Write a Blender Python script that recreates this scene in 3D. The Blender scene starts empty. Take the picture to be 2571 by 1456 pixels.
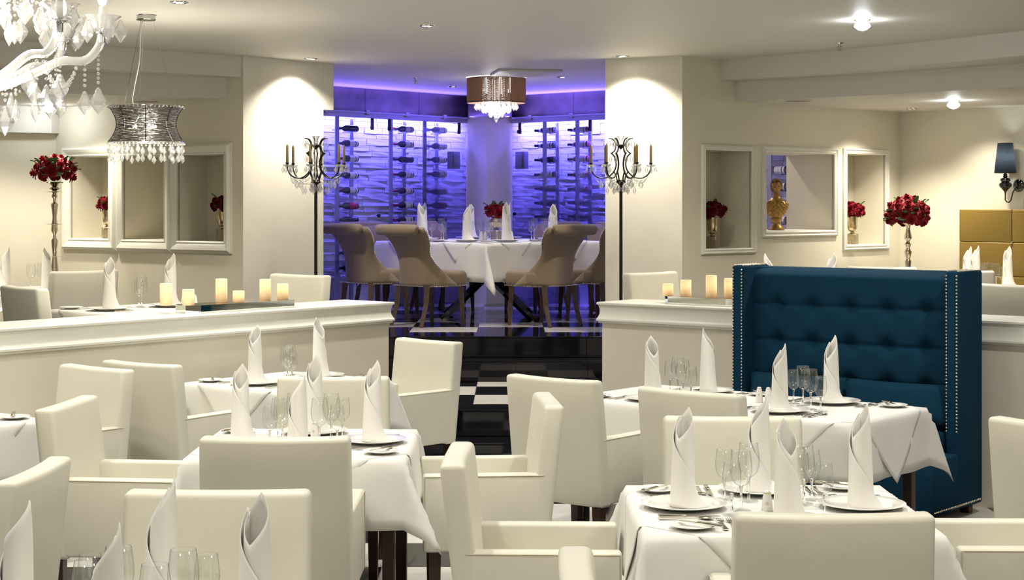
import bpy, bmesh, math, random
from mathutils import Matrix, Vector
random.seed(7)
S = bpy.context.scene
COL = S.collection
PI = math.pi
# ------------------------------------------------------------------ camera
F, CX, YH, H = 4170.0, 1285.5, 512.0, 1.87      # focal length in px, principal x, horizon y, eye height
cam_d = bpy.data.cameras.new('camera'); cam = bpy.data.objects.new('camera', cam_d); COL.objects.link(cam)
cam.location = (0, 0, H); cam.rotation_euler = (PI/2, 0, 0)
cam_d.sensor_width = 36; cam_d.lens = 36*F/2571; cam_d.shift_y = -(728-YH)/2571
cam_d.clip_start = .05; cam_d.clip_end = 60
S.camera = cam
# ------------------------------------------------------------------ view, world
S.view_settings.view_transform = 'Standard'; S.view_settings.look = 'None'
S.view_settings.gamma = 1; S.view_settings.use_curve_mapping = False
S.view_settings.exposure = 0.46
w = bpy.data.worlds.new('world'); S.world = w; w.use_nodes = True
w.node_tree.nodes['Background'].inputs[0].default_value = (.9, .85, .75, 1)
w.node_tree.nodes['Background'].inputs[1].default_value = .02
S.cycles.max_bounces = 6; S.cycles.diffuse_bounces = 3; S.cycles.glossy_bounces = 2
S.cycles.transmission_bounces = 4; S.cycles.transparent_max_bounces = 16; S.cycles.adaptive_threshold = .06
S.cycles.caustics_reflective = False; S.cycles.caustics_refractive = False
S.cycles.sample_clamp_indirect = 6.0
# ------------------------------------------------------------------ levels
ZC, ZL = 3.11, 2.76          # main ceiling, lower ceiling
ZM, ZP = .38, .74            # middle floor, alcove platform
WARM = (1.0, .91, .76)
NEUT = (1.0, .965, .89)
def spot(x, y, z, power, size=80, blend=.6, col=WARM, rad=.04, aim=None):
    d = bpy.data.lights.new('spot_light', 'SPOT'); d.energy = power; d.spot_size = math.radians(size)
    d.spot_blend = blend; d.color = col; d.shadow_soft_size = rad
    o = bpy.data.objects.new('spot_light', d); COL.objects.link(o); o.location = (x, y, z)
    if aim is not None:
        o.rotation_euler = (Vector(aim)-Vector((x, y, z))).to_track_quat('-Z', 'Y').to_euler()
    return o
def point(x, y, z, power, rad=.1, col=WARM):
    d = bpy.data.lights.new('point_light', 'POINT'); d.energy = power; d.color = col; d.shadow_soft_size = rad
    o = bpy.data.objects.new('point_light', d); COL.objects.link(o); o.location = (x, y, z); return o
def strip(p0, p1, z, power, col, width=.06, aim=(0, 0, -1)):
    d = bpy.data.lights.new('led_light', 'AREA'); d.shape = 'RECTANGLE'
    a, b = Vector((p0[0], p0[1], z)), Vector((p1[0], p1[1], z))
    d.size = (b-a).length; d.size_y = width; d.energy = power; d.color = col
    o = bpy.data.objects.new('led_light', d); COL.objects.link(o)
    zx = -Vector(aim).normalized(); xx = (b-a).normalized(); yy = zx.cross(xx).normalized(); zx = xx.cross(yy)
    m = Matrix((xx, yy, zx)).transposed().to_4x4(); m.translation = (a+b)/2; o.matrix_world = m
    return o
KD = .84
# dining room ceiling lamps in view (fixtures below) and added unseen ones for fill
for (x, y, p) in ((-.59, 11.55, 120), (-2.05, 10.2, 120), (2.4, 11.3, 120), (-1.0, 8.9, 110), (1.1, 9.2, 110), (3.0, 8.6, 110),
                  (-2.6, 8.0, 110), (-.9, 6.3, 100), (1.0, 6.9, 110), (2.6, 6.0, 100), (1.0, 4.6, 70), (-1.0, 4.2, 70), (-2.7, 4.6, 60),
                  (2.6, 3.4, 50), (0, 2.4, 60), (-2.4, 2.8, 60), (-4.3, 9.0, 110)):
    spot(x, y, ZC-.03, p*KD, 125, .9, NEUT, .06)
spot(2.05, 16.1, ZC-.03, 45, 120, .8, WARM, .04)
for x, y in ((-1.55, 12.9), (1.15, 12.7)): spot(x, y, ZC-.03, 38, 150, 1, WARM, .05)  # added lamps without fixtures that lighten the niche sides
# lamps that wash the two pillars
spot(-1.72, 14.17, ZC-.03, 130, 125, 1, WARM, .03, (-1.80, 14.25, 0)); spot(.925, 13.86, ZC-.03, 130, 125, 1, WARM, .03, (.95, 13.98, 0))
# rear left and rear right rooms
for (x, y, p) in ((-3.9, 14.55, 85), (-5.0, 13.4, 130), (-4.6, 14.4, 50), (-3.0, 12.3, 130), (3.50, 15.3, 110), (4.15, 15.1, 50), (3.9, 13.6, 120), (2.7, 12.6, 130), (5.2, 12.5, 120)):
    spot(x, y, (ZL if abs(x) > 3.3 else ZC)-.03, p*KD, 120, .8, WARM, .04)
# chandelier light: the first in view, one unseen at right, the last added fill
for (x, y, p) in ((-2.05, 6.2, 85), (2.1, 3.0, 55), (-1.8, .8, 50)):
    point(x, y, 2.5, p*KD, .3, WARM)
# blue LED strips over the two stone walls of the wine alcove
BLUE = (.135, .115, 1.0)
# ------------------------------------------------------------------ mesh helpers
def X(px, d): return (px-CX)*d/F
def ZY(py, d): return H+(YH-py)*d/F
_rb = {}
def rbox(sx, sy, sz, bev=.01, seg=2):
    k = (round(sx, 4), round(sy, 4), round(sz, 4), bev, seg)
    if k not in _rb:
        bm = bmesh.new(); bmesh.ops.create_cube(bm, size=1)
        bmesh.ops.scale(bm, vec=(sx, sy, sz), verts=bm.verts)
        if bev > 0:
            bmesh.ops.bevel(bm, geom=bm.edges[:], offset=min(bev, .49*min(sx, sy, sz)), segments=seg, profile=.5, affect='EDGES')
        bm.verts.index_update()
        _rb[k] = ([tuple(v.co) for v in bm.verts], [tuple(v.index for v in f.verts) for f in bm.faces]); bm.free()
    return _rb[k]
class MB:
    def __init__(self): self.v = []; self.f = []
    def add(self, vf, M=None):
        n = len(self.v)
        if M is None: self.v += [tuple(p) for p in vf[0]]
        else: self.v += [tuple(M @ Vector(p)) for p in vf[0]]
        self.f += [tuple(i+n for i in f) for f in vf[1]]; return self
    def box(self, c, s, bev=0, seg=2, rz=0):
        return self.add(rbox(s[0], s[1], s[2], bev, seg), Matrix.Translation(c) @ Matrix.Rotation(rz, 4, 'Z'))
    def lathe(self, prof, n=24, c=(0, 0, 0), cap=False, M=None):
        v = []; f = []
        for (r, z) in prof:
            for i in range(n):
                a = 2*PI*i/n; v.append((c[0]+r*math.cos(a), c[1]+r*math.sin(a), c[2]+z))
        for j in range(len(prof)-1):
            for i in range(n):
                a, b = j*n+i, j*n+(i+1) % n; f.append((a, b, b+n, a+n))
        if cap:
            f.append(tuple(range(n))[::-1]); f.append(tuple(range((len(prof)-1)*n, len(prof)*n)))
        return self.add((v, f), M)
    def tube(self, pts, r, n=8, cap=True, closed=False):
        pts = [Vector(p) for p in pts]; m = len(pts); v = []; f = []
        rr = r if isinstance(r, (list, tuple)) else [r]*m
        up = None
        for i, p in enumerate(pts):
            t = (pts[(i+1) % m]-pts[i-1]) if closed else (pts[min(i+1, m-1)]-pts[max(i-1, 0)])
            t.normalize()
            if up is None: up = Vector((0, 0, 1)) if abs(t.z) < .9 else Vector((1, 0, 0))
            a = (up-t*up.dot(t)).normalized(); b = t.cross(a); up = a
            for k in range(n):
                q = 2*PI*k/n; v.append(p+(a*math.cos(q)+b*math.sin(q))*rr[i])
        for i in range(m if closed else m-1):
            for k in range(n):
                a, b = i*n+k, i*n+(k+1) % n; c, d = ((i+1) % m)*n+(k+1) % n, ((i+1) % m)*n+k; f.append((a, b, c, d))
        if cap and not closed:
            f.append(tuple(range(n))[::-1]); f.append(tuple(range((m-1)*n, m*n)))
        return self.add((v, f))
    def prism(self, poly, z0, z1):
        n = len(poly); ar = sum(poly[i][0]*poly[(i+1) % n][1]-poly[(i+1) % n][0]*poly[i][1] for i in range(n))
        if ar < 0: poly = poly[::-1]
        v = [(x, y, z0) for x, y in poly]+[(x, y, z1) for x, y in poly]
        f = [tuple(range(n))[::-1], tuple(range(n, 2*n))]+[(i, (i+1) % n, (i+1) % n+n, i+n) for i in range(n)]
        return self.add((v, f))
    def grid(self, fn, nu, nv, cu=False):
        v = []; f = []; nn = nu if cu else nu+1
        for j in range(nv+1):
            for i in range(nn): v.append(fn(i/nu, j/nv))
        for j in range(nv):
            for i in range(nu): f.append((j*nn+i, j*nn+(i+1) % nn, (j+1)*nn+(i+1) % nn, (j+1)*nn+i))
        return self.add((v, f))
    def mesh(self, name='m'):
        me = bpy.data.meshes.new(name); me.from_pydata(self.v, [], self.f); me.validate(); me.update(); return me
    def build(self, name, mat, parent=None, smooth=40, loc=None, rot=None, solid=0, sub=0):
        me = self.mesh(name)
        return mk(name, me, mat, parent, smooth, loc, rot, solid, sub)
def mk(name, me, mat, parent=None, smooth=40, loc=None, rot=None, solid=0, sub=0):
    if mat is not None and not me.materials: me.materials.append(mat)
    if smooth:
        me.polygons.foreach_set('use_smooth', [True]*len(me.polygons))
        if smooth < 180: me.set_sharp_from_angle(angle=math.radians(smooth))
    o = bpy.data.objects.new(name, me); COL.objects.link(o)
    if parent: o.parent = parent
    if loc is not None: o.location = loc
    if rot is not None: o.rotation_euler = rot
    if solid:
        m = o.modifiers.new('thickness', 'SOLIDIFY'); m.thickness = solid; m.offset = 0
    if sub:
        m = o.modifiers.new('smooth', 'SUBSURF'); m.levels = sub; m.render_levels = sub
    return o
def tag(o, label=None, cat=None, group=None, kind=None):
    if label: o['label'] = label
    if cat: o['category'] = cat
    if group: o['group'] = group
    if kind: o['kind'] = kind
    return o
def thing(name, label, cat, loc=(0, 0, 0), rz=0, group=None):
    o = bpy.data.objects.new(name, None); COL.objects.link(o); o.empty_display_size = .05
    o.location = loc; o.rotation_euler = (0, 0, rz); return tag(o, label, cat, group)
def struct(o, label=None): return tag(o, label, None, None, 'structure')
def dup(root, loc=None, rz=None, label=None, group=None, parent=None):
    r = root.copy(); COL.objects.link(r)
    if parent is not None: r.parent = parent
    if loc is not None: r.location = loc
    if rz is not None: r.rotation_euler = (0, 0, rz)
    if label: r['label'] = label
    if group: r['group'] = group
    for ch in list(root.children): dup(ch, parent=r)
    return r
class Proto:
    """first use moves the prototype itself, later uses copy it"""
    def __init__(self, root): self.root = root; self.used = False
    def put(self, loc, rz=0, label=None, group=None):
        if not self.used:
            self.used = True; r = self.root; r.location = loc; r.rotation_euler = (0, 0, rz)
            if label: r['label'] = label
            if group: r['group'] = group
            return r
        return dup(self.root, loc, rz, label, group)
def face(fx, fy): return math.atan2(-fx, fy)     # rz that turns local +y to (fx, fy)
# ------------------------------------------------------------------ materials
def mat(name, col, rough=.5, metal=0, bump=0, bscale=40, var=0, vscale=6, spec=.5, sheen=0, coat=0, trans=0, ior=1.45, emit=None, estr=0, sss=0, aniso=None, bdist=.002):
    m = bpy.data.materials.new(name); m.use_nodes = True; nt = m.node_tree; b = nt.nodes['Principled BSDF']
    b.inputs['Base Color'].default_value = (*col, 1); b.inputs['Roughness'].default_value = rough; b.inputs['Metallic'].default_value = metal
    b.inputs['Specular IOR Level'].default_value = spec; b.inputs['IOR'].default_value = ior
    b.inputs['Transmission Weight'].default_value = trans; b.inputs['Coat Weight'].default_value = coat; b.inputs['Coat Roughness'].default_value = .08
    if sheen: b.inputs['Sheen Weight'].default_value = sheen; b.inputs['Sheen Roughness'].default_value = .5
    if emit: b.inputs['Emission Color'].default_value = (*emit, 1); b.inputs['Emission Strength'].default_value = estr
    if sss:
        b.inputs['Subsurface Weight'].default_value = sss; b.inputs['Subsurface Radius'].default_value = (.02, .012, .006)
    if bump or var:
        tc = nt.nodes.new('ShaderNodeTexCoord')
        mp = nt.nodes.new('ShaderNodeMapping'); nt.links.new(tc.outputs['Object'], mp.inputs['Vector'])
        if aniso: mp.inputs['Scale'].default_value = aniso
    if bump:
        n = nt.nodes.new('ShaderNodeTexNoise'); n.inputs['Scale'].default_value = bscale; n.inputs['Detail'].default_value = 3
        nt.links.new(mp.outputs[0], n.inputs['Vector'])
        bp = nt.nodes.new('ShaderNodeBump'); bp.inputs['Strength'].default_value = bump; bp.inputs['Distance'].default_value = bdist
        nt.links.new(n.outputs['Fac'], bp.inputs['Height']); nt.links.new(bp.outputs[0], b.inputs['Normal'])
    if var:
        n = nt.nodes.new('ShaderNodeTexNoise'); n.inputs['Scale'].default_value = vscale; n.inputs['Detail'].default_value = 4
        nt.links.new(mp.outputs[0], n.inputs['Vector'])
        r = nt.nodes.new('ShaderNodeValToRGB'); r.color_ramp.elements[0].position = .3; r.color_ramp.elements[1].position = .7
        r.color_ramp.elements[0].color = (*[c*(1-var) for c in col], 1); r.color_ramp.elements[1].color = (*[min(1, c*(1+var)) for c in col], 1)
        nt.links.new(n.outputs['Fac'], r.inputs[0]); nt.links.new(r.outputs[0], b.inputs['Base Color'])
    return m
def thin_glass(name, tint=(.97, .985, .97), edge=(.55, .6, .57), refl=.06, rough=.01):
    m = bpy.data.materials.new(name); m.use_nodes = True; nt = m.node_tree; nt.nodes.clear()
    out = nt.nodes.new('ShaderNodeOutputMaterial'); mix = nt.nodes.new('ShaderNodeMixShader')
    tr = nt.nodes.new('ShaderNodeBsdfTransparent'); gl = nt.nodes.new('ShaderNodeBsdfGlossy'); gl.inputs['Roughness'].default_value = rough
    lw = nt.nodes.new('ShaderNodeLayerWeight'); lw.inputs['Blend'].default_value = .5
    p = nt.nodes.new('ShaderNodeMath'); p.operation = 'POWER'; p.inputs[1].default_value = 5
    nt.links.new(lw.outputs['Facing'], p.inputs[0])
    ma = nt.nodes.new('ShaderNodeMath'); ma.operation = 'MULTIPLY_ADD'; ma.inputs[1].default_value = .55; ma.inputs[2].default_value = refl; ma.use_clamp = True
    nt.links.new(p.outputs[0], ma.inputs[0])
    mc = nt.nodes.new('ShaderNodeMixRGB'); mc.inputs[1].default_value = (*tint, 1); mc.inputs[2].default_value = (*edge, 1)
    nt.links.new(p.outputs[0], mc.inputs[0]); nt.links.new(mc.outputs[0], tr.inputs[0])
    nt.links.new(ma.outputs[0], mix.inputs[0]); nt.links.new(tr.outputs[0], mix.inputs[1]); nt.links.new(gl.outputs[0], mix.inputs[2])
    nt.links.new(mix.outputs[0], out.inputs[0]); return m
def emis(name, col, s):
    m = bpy.data.materials.new(name); m.use_nodes = True; nt = m.node_tree; nt.nodes.clear()
    out = nt.nodes.new('ShaderNodeOutputMaterial'); e = nt.nodes.new('ShaderNodeEmission'); e.inputs[0].default_value = (*col, 1); e.inputs[1].default_value = s
    nt.links.new(e.outputs[0], out.inputs[0]); return m
M = {}
M['wall'] = mat('cream_wall_paint', (.75, .71, .58), .75, bump=.25, bscale=14, var=.03, vscale=1.5, spec=.25, bdist=.004)
M['pillar'] = mat('pale_plaster', (.77, .745, .66), .7, bump=.3, bscale=9, var=.04, vscale=2, spec=.25, bdist=.005)
M['ceil'] = mat('ceiling_paint', (.66, .64, .59), .55, bump=.05, bscale=4, spec=.35)
M['trim'] = mat('white_gloss_trim', (.80, .79, .71), .32, bump=.08, bscale=20, var=.03, vscale=3)
M['niche'] = mat('niche_paint', (.76, .68, .50), .75, bump=.2, bscale=20, spec=.2)
M['half'] = mat('half_wall_paint', (.75, .70, .59), .6, bump=.15, bscale=25, var=.03, vscale=2, spec=.3)
M['black'] = mat('black_gloss_tile', (.006, .006, .010), .06, var=.2, vscale=3, spec=.6)
M['white'] = mat('white_gloss_tile', (.72, .70, .66), .08, var=.05, vscale=5, spec=.6)
M['grout'] = mat('grey_grout', (.12, .12, .12), .6)
M['leather'] = mat('cream_leather', (.71, .685, .58), .42, bump=.25, bscale=60, var=.025, vscale=4, spec=.4)
M['linen'] = mat('grey_cream_fabric', (.66, .62, .52), .7, bump=.3, bscale=150, spec=.2)
M['seam'] = mat('cream_seam', (.62, .57, .42), .6)
M['wood'] = mat('dark_brown_wood', (.035, .014, .008), .3, var=.4, vscale=12, aniso=(6, 6, .6))
M['cloth'] = mat('white_tablecloth', (.76, .75, .71), .8, bump=.2, bscale=7, spec=.15, sheen=.1, bdist=.006)
M['topper'] = mat('white_topper_cloth', (.78, .77, .73), .75, bump=.15, bscale=9, spec=.2, sheen=.1, bdist=.004)
M['napkin'] = mat('white_napkin', (.84, .82, .77), .8, bump=.25, bscale=30, spec=.15, sheen=.1)
M['china'] = mat('white_china', (.84, .82, .77), .18, coat=.15)
M['stem'] = mat('glass_stem', (1, 1, 1), .0, trans=1, ior=1.45)
M['steel'] = mat('polished_steel', (.62, .58, .50), .16, metal=1)
M['silver'] = mat('antique_silver', (.60, .54, .44), .18, metal=1, var=.15, vscale=8)
M['chrome'] = mat('chrome', (.75, .75, .74), .08, metal=1)
M['glass'] = thin_glass('wine_glass', (.975, .985, .978), (.36, .41, .39), refl=.10)
M['crystal'] = mat('crystal', (1, 1, 1), .0, trans=1, ior=1.52, spec=.5)
M['foot'] = thin_glass('glass_foot', (.98, .99, .985), (.86, .89, .87), refl=.07)
M['crystal_white'] = None
M['crystal_thin'] = thin_glass('crystal_bead', (.95, .95, .95), (.5, .5, .55), .22, .02)
M['blue'] = mat('petrol_blue_fabric', (.006, .040, .078), .85, bump=.5, bscale=220, var=.12, vscale=160, spec=.12)
M['nail'] = mat('nickel_nail', (.75, .68, .55), .2, metal=1)
M['taupe'] = mat('taupe_linen', (.225, .175, .118), .85, bump=.5, bscale=240, var=.1, vscale=200, spec=.15, sheen=.2)
M['oak'] = mat('weathered_oak', (.065, .038, .022), .5, var=.45, vscale=15, aniso=(6, 6, .7))
M['gold_leather'] = mat('gold_leather', (.27, .18, .042), .38, metal=.25, bump=.2, bscale=90)
M['bronze'] = mat('gold_bust', (.34, .20, .055), .33, metal=.55, var=.3, vscale=25, bump=.2, bscale=30)
M['iron'] = mat('black_iron', (.008, .007, .006), .4, spec=.4)
M['gold_candle'] = mat('gold_wax', (.22, .155, .05), .4, metal=.3)
M['rose'] = mat('red_rose', (.20, .004, .012), .6, var=.35, vscale=30, spec=.3)
M['rose_dark'] = mat('dark_red_rose', (.11, .003, .008), .6, var=.35, vscale=30, spec=.3)
M['leaf'] = mat('green_leaf', (.035, .10, .022), .45, var=.4, vscale=25)
M['mercury'] = mat('mercury_glass', (.55, .45, .30), .2, metal=.9, var=.45, vscale=30)
M['hammer'] = mat('hammered_silver', (.42, .36, .26), .3, metal=.9, bump=.9, bscale=80, bdist=.004)
M['mirror'] = mat('mirror_glass', (.75, .80, .78), .02, metal=1)
M['bottle'] = mat('dark_bottle_glass', (.010, .008, .02), .06, coat=.6)
M['bottle_clear'] = thin_glass('clear_bottle_glass', (.80, .75, .70), (.35, .32, .35), .1)
M['rose_wine'] = mat('red_wine_bottle', (.16, .012, .03), .08, coat=.6)
M['label'] = mat('bottle_label', (.72, .70, .68), .6, var=.06, vscale=60)
M['label_red'] = mat('red_bottle_label', (.45, .02, .06), .6)
M['capsule_red'] = mat('red_capsule', (.20, .01, .03), .35)
M['capsule_dark'] = mat('dark_capsule', (.02, .015, .03), .35)
M['stone'] = mat('white_ledge_stone', (.72, .70, .70), .8, bump=.8, bscale=35, var=.12, vscale=14, bdist=.01)
M['duct'] = mat('dull_metal_duct', (.24, .21, .24), .28, metal=.9, var=.3, vscale=3)
M['rack'] = mat('brushed_rack_steel', (.40, .40, .44), .35, metal=.9)
M['shade_black'] = None
M['gloss_black'] = mat('gloss_black_lacquer', (.006, .006, .007), .08, coat=.8)
M['bulb'] = emis('lit_bulb', (1, .90, .72), 22)
M['lamp_disc'] = emis('lit_lamp', (1, .93, .78), 14)
M['lamp_bright'] = emis('bright_lamp', (.93, .98, 1), 60)
M['wire'] = mat('silver_wire', (.20, .19, .18), .3, metal=.9)
M['string'] = mat('brown_thread', (.085, .048, .034), .6)
M['white_cable'] = mat('white_cable', (.8, .78, .74), .4)
M['duct_tape'] = mat('air_vent', (.62, .60, .58), .5)
M['print'] = mat('gold_print', (.50, .36, .12), .4)
def wax():
    m = mat('candle_wax', (.85, .66, .42), .5, emit=(1, .62, .22), estr=.55); nt = m.node_tree; b = nt.nodes['Principled BSDF']
    tc = nt.nodes.new('ShaderNodeTexCoord'); sp = nt.nodes.new('ShaderNodeSeparateXYZ'); nt.links.new(tc.outputs['Generated'], sp.inputs[0])
    r = nt.nodes.new('ShaderNodeValToRGB'); e = r.color_ramp.elements
    e[0].position = 0; e[0].color = (.25, .12, .035, 1); e[1].position = 1; e[1].color = (.55, .38, .2, 1)
    k = e.new(.68); k.color = (1, .66, .26, 1)
    nt.links.new(sp.outputs[2], r.inputs[0]); nt.links.new(r.outputs[0], b.inputs['Emission Color']); return m
M['wax'] = wax()
def thread():
    m = bpy.data.materials.new('brown_thread_shade'); m.use_nodes = True; nt = m.node_tree; nt.nodes.clear(); N = nt.nodes.new; L = nt.links.new
    out = N('ShaderNodeOutputMaterial'); mx = N('ShaderNodeMixShader'); mx.inputs[0].default_value = .45; d = N('ShaderNodeBsdfDiffuse'); d.inputs[0].default_value = (.18, .125, .10, 1); t = N('ShaderNodeBsdfTranslucent'); t.inputs[0].default_value = (.24, .165, .125, 1)
    L(d.outputs[0], mx.inputs[1]); L(t.outputs[0], mx.inputs[2]); L(mx.outputs[0], out.inputs[0]); return m
M['thread'] = thread()
def shade_mat():
    m = bpy.data.materials.new('black_lamp_shade'); m.use_nodes = True; nt = m.node_tree; nt.nodes.clear()
    out = nt.nodes.new('ShaderNodeOutputMaterial'); mix = nt.nodes.new('ShaderNodeMixShader'); mix.inputs[0].default_value = .28
    d = nt.nodes.new('ShaderNodeBsdfDiffuse'); d.inputs[0].default_value = (.006, .006, .007, 1)
    t = nt.nodes.new('ShaderNodeBsdfTranslucent')
    tc = nt.nodes.new('ShaderNodeTexCoord'); mp = nt.nodes.new('ShaderNodeMapping'); mp.inputs['Scale'].default_value = (30, 30, 260)
    n = nt.nodes.new('ShaderNodeTexNoise'); n.inputs['Scale'].default_value = 1; r = nt.nodes.new('ShaderNodeValToRGB')
    r.color_ramp.elements[0].color = (.02, .03, .04, 1); r.color_ramp.elements[1].color = (.085, .095, .105, 1)
    nt.links.new(tc.outputs['Object'], mp.inputs[0]); nt.links.new(mp.outputs[0], n.inputs[0]); nt.links.new(n.outputs[0], r.inputs[0]); nt.links.new(r.outputs[0], t.inputs[0])
    nt.links.new(d.outputs[0], mix.inputs[1]); nt.links.new(t.outputs[0], mix.inputs[2]); nt.links.new(mix.outputs[0], out.inputs[0]); return m
M['shade_black'] = shade_mat()
def misted():
    # cellar glass: clear above, condensation (a rough refracting film) over a cloudy patch low on the pane
    m = bpy.data.materials.new('misted_cellar_glass'); m.use_nodes = True; nt = m.node_tree; nt.nodes.clear()
    N = nt.nodes.new; L = nt.links.new
    out = N('ShaderNodeOutputMaterial'); tr = N('ShaderNodeBsdfTransparent'); tr.inputs[0].default_value = (.94, .95, .97, 1)
    rf = N('ShaderNodeBsdfRefraction'); rf.inputs['IOR'].default_value = 1.02; rf.inputs['Roughness'].default_value = .35; rf.inputs[0].default_value = (.95, .95, 1, 1)
    tl = N('ShaderNodeBsdfTranslucent'); tl.inputs[0].default_value = (.8, .8, .85, 1)
    m2 = N('ShaderNodeMixShader'); m2.inputs[0].default_value = .07; L(rf.outputs[0], m2.inputs[1]); L(tl.outputs[0], m2.inputs[2])
    tc = N('ShaderNodeTexCoord'); sp = N('ShaderNodeSeparateXYZ'); L(tc.outputs['Object'], sp.inputs[0])
    nz = N('ShaderNodeTexNoise'); nz.inputs['Scale'].default_value = 1.6; L(tc.outputs['Object'], nz.inputs['Vector'])
    # mist = smoothstep on height below 1.2 m (object z) + noise, growing along +x
    a = N('ShaderNodeMath'); a.operation = 'MULTIPLY_ADD'; a.inputs[1].default_value = -1.6; a.inputs[2].default_value = 2.2; L(sp.outputs[2], a.inputs[0])
    b = N('ShaderNodeMath'); b.operation = 'MULTIPLY_ADD'; b.inputs[1].default_value = 1.0; L(nz.outputs[0], b.inputs[0]); L(a.outputs[0], b.inputs[2])
    c = N('ShaderNodeMapRange'); c.inputs[1].default_value = .35; c.inputs[2].default_value = 1.0; c.clamp = True; L(b.outputs[0], c.inputs[0])
    mx = N('ShaderNodeMixShader'); L(c.outputs[0], mx.inputs[0]); L(tr.outputs[0], mx.inputs[1]); L(m2.outputs[0], mx.inputs[2])
    gl = N('ShaderNodeBsdfGlossy'); gl.inputs['Roughness'].default_value = .01; fr = N('ShaderNodeFresnel'); fr.inputs[0].default_value = 1.3
    fm = N('ShaderNodeMixShader'); L(fr.outputs[0], fm.inputs[0]); L(mx.outputs[0], fm.inputs[1]); L(gl.outputs[0], fm.inputs[2]); L(fm.outputs[0], out.inputs[0]); return m
def bright_crystal(name, rough=.02, white=.22):
    # cut crystal: clear, strongly reflecting facets; white mixed in stands for their bright sparkle
    m = bpy.data.materials.new(name); m.use_nodes = True; nt = m.node_tree; nt.nodes.clear(); N = nt.nodes.new; L = nt.links.new
    out = N('ShaderNodeOutputMaterial'); tr = N('ShaderNodeBsdfTransparent'); tr.inputs[0].default_value = (.93, .94, .95, 1); gl = N('ShaderNodeBsdfGlossy'); gl.inputs['Roughness'].default_value = rough
    tl = N('ShaderNodeBsdfTranslucent'); tl.inputs[0].default_value = (.95, .95, .95, 1); df = N('ShaderNodeBsdfDiffuse'); df.inputs[0].default_value = (.95, .95, .95, 1)
    a = N('ShaderNodeMixShader'); a.inputs[0].default_value = .5; L(tl.outputs[0], a.inputs[1]); L(df.outputs[0], a.inputs[2])
    b = N('ShaderNodeMixShader'); b.inputs[0].default_value = white; L(tr.outputs[0], b.inputs[1]); L(a.outputs[0], b.inputs[2])
    lw = N('ShaderNodeLayerWeight'); lw.inputs[0].default_value = .35; c = N('ShaderNodeMixShader'); L(lw.outputs['Facing'], c.inputs[0]); L(b.outputs[0], c.inputs[1]); L(gl.outputs[0], c.inputs[2]); L(c.outputs[0], out.inputs[0]); return m
M['crystal'] = bright_crystal('crystal', .01, .18); M['crystal_white'] = bright_crystal('pale_glass', .05, .30)
M['mist'] = misted()
M['pane'] = thin_glass('clear_pane', (.95, .96, .98), (.6, .65, .7), .03)
# ================================================================== structure
V2 = lambda x, y: Vector((x, y))
def sweep(mb, path, prof):
    """profile [(outward, z)] along a 2-d path, outward = right-hand side, mitred"""
    n = len(path); P = [Vector(p) for p in path]; offs = []
    for i in range(n):
        ns = []
        if i > 0: d = (P[i]-P[i-1]).normalized(); ns.append(Vector((d.y, -d.x)))
        if i < n-1: d = (P[i+1]-P[i]).normalized(); ns.append(Vector((d.y, -d.x)))
        if len(ns) == 2: m = (ns[0]+ns[1]).normalized(); m = m/max(.3, m.dot(ns[0]))
        else: m = ns[0]
        offs.append(m)
    v = []; f = []; k = len(prof)
    for i in range(n):
        for (o, z) in prof: q = P[i]+offs[i]*o; v.append((q.x, q.y, z))
    for i in range(n-1):
        for j in range(k-1): f.append((i*k+j, i*k+j+1, (i+1)*k+j+1, (i+1)*k+j))
    f.append(tuple(range(k))); f.append(tuple(range((n-1)*k, n*k))[::-1])
    return mb.add((v, f))
# --- half walls
DL = V2(.623, .782); NL = V2(.782, -.623); A0 = V2(-.856, 12.1)
DR = V2(.772, -.635); NR = V2(-.635, -.772); B0 = V2(.615, 12.1)
CAPZ = 1.156
prof = [(-.20, CAPZ), (-.004, CAPZ), (.0, CAPZ-.004), (.0, CAPZ-.016), (-.010, CAPZ-.022), (-.012, CAPZ-.032), (-.018, CAPZ-.055), (-.017, CAPZ-.085),
        (-.008, CAPZ-.108), (-.002, CAPZ-.118), (.002, CAPZ-.122), (.002, CAPZ-.134), (-.008, CAPZ-.138), (-.010, CAPZ-.150), (-.035, CAPZ-.152), (-.2, CAPZ-.152)]
for nm, path, lab in (('half_wall_left', [A0-DL*9.5, A0, A0-NL*.50], 'cream half wall with white moulded cap left of the steps'),
                      ('half_wall_right', [B0-NR*.50, B0, B0+DR*9.0], 'cream half wall with white moulded cap right of the steps')):
    D, N_, E = (DL, NL, A0) if 'left' in nm else (DR, NR, B0)
    far = path[0] if 'left' in nm else path[2]
    mb = MB(); e2 = E-N_*.5; f2 = far-N_*.5; sgn = -1 if 'left' in nm else 1
    e_in = E+D*(.03*sgn)
    mb.prism([tuple(e_in-N_*.03), tuple(far-N_*.03), tuple(far-N_*.47), tuple(e_in-N_*.47)], 0, CAPZ-.02)
    root = struct(mb.build(nm, M['half'], smooth=0), lab); root.name = nm
    c = MB(); sweep(c, path, prof)
    c.prism([tuple(E-N_*.1), tuple(far-N_*.1), tuple(f2), tuple(e2)], CAPZ-.15, CAPZ-.0005)
    c.build('moulded_cap', M['trim'], root, smooth=35)
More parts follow.
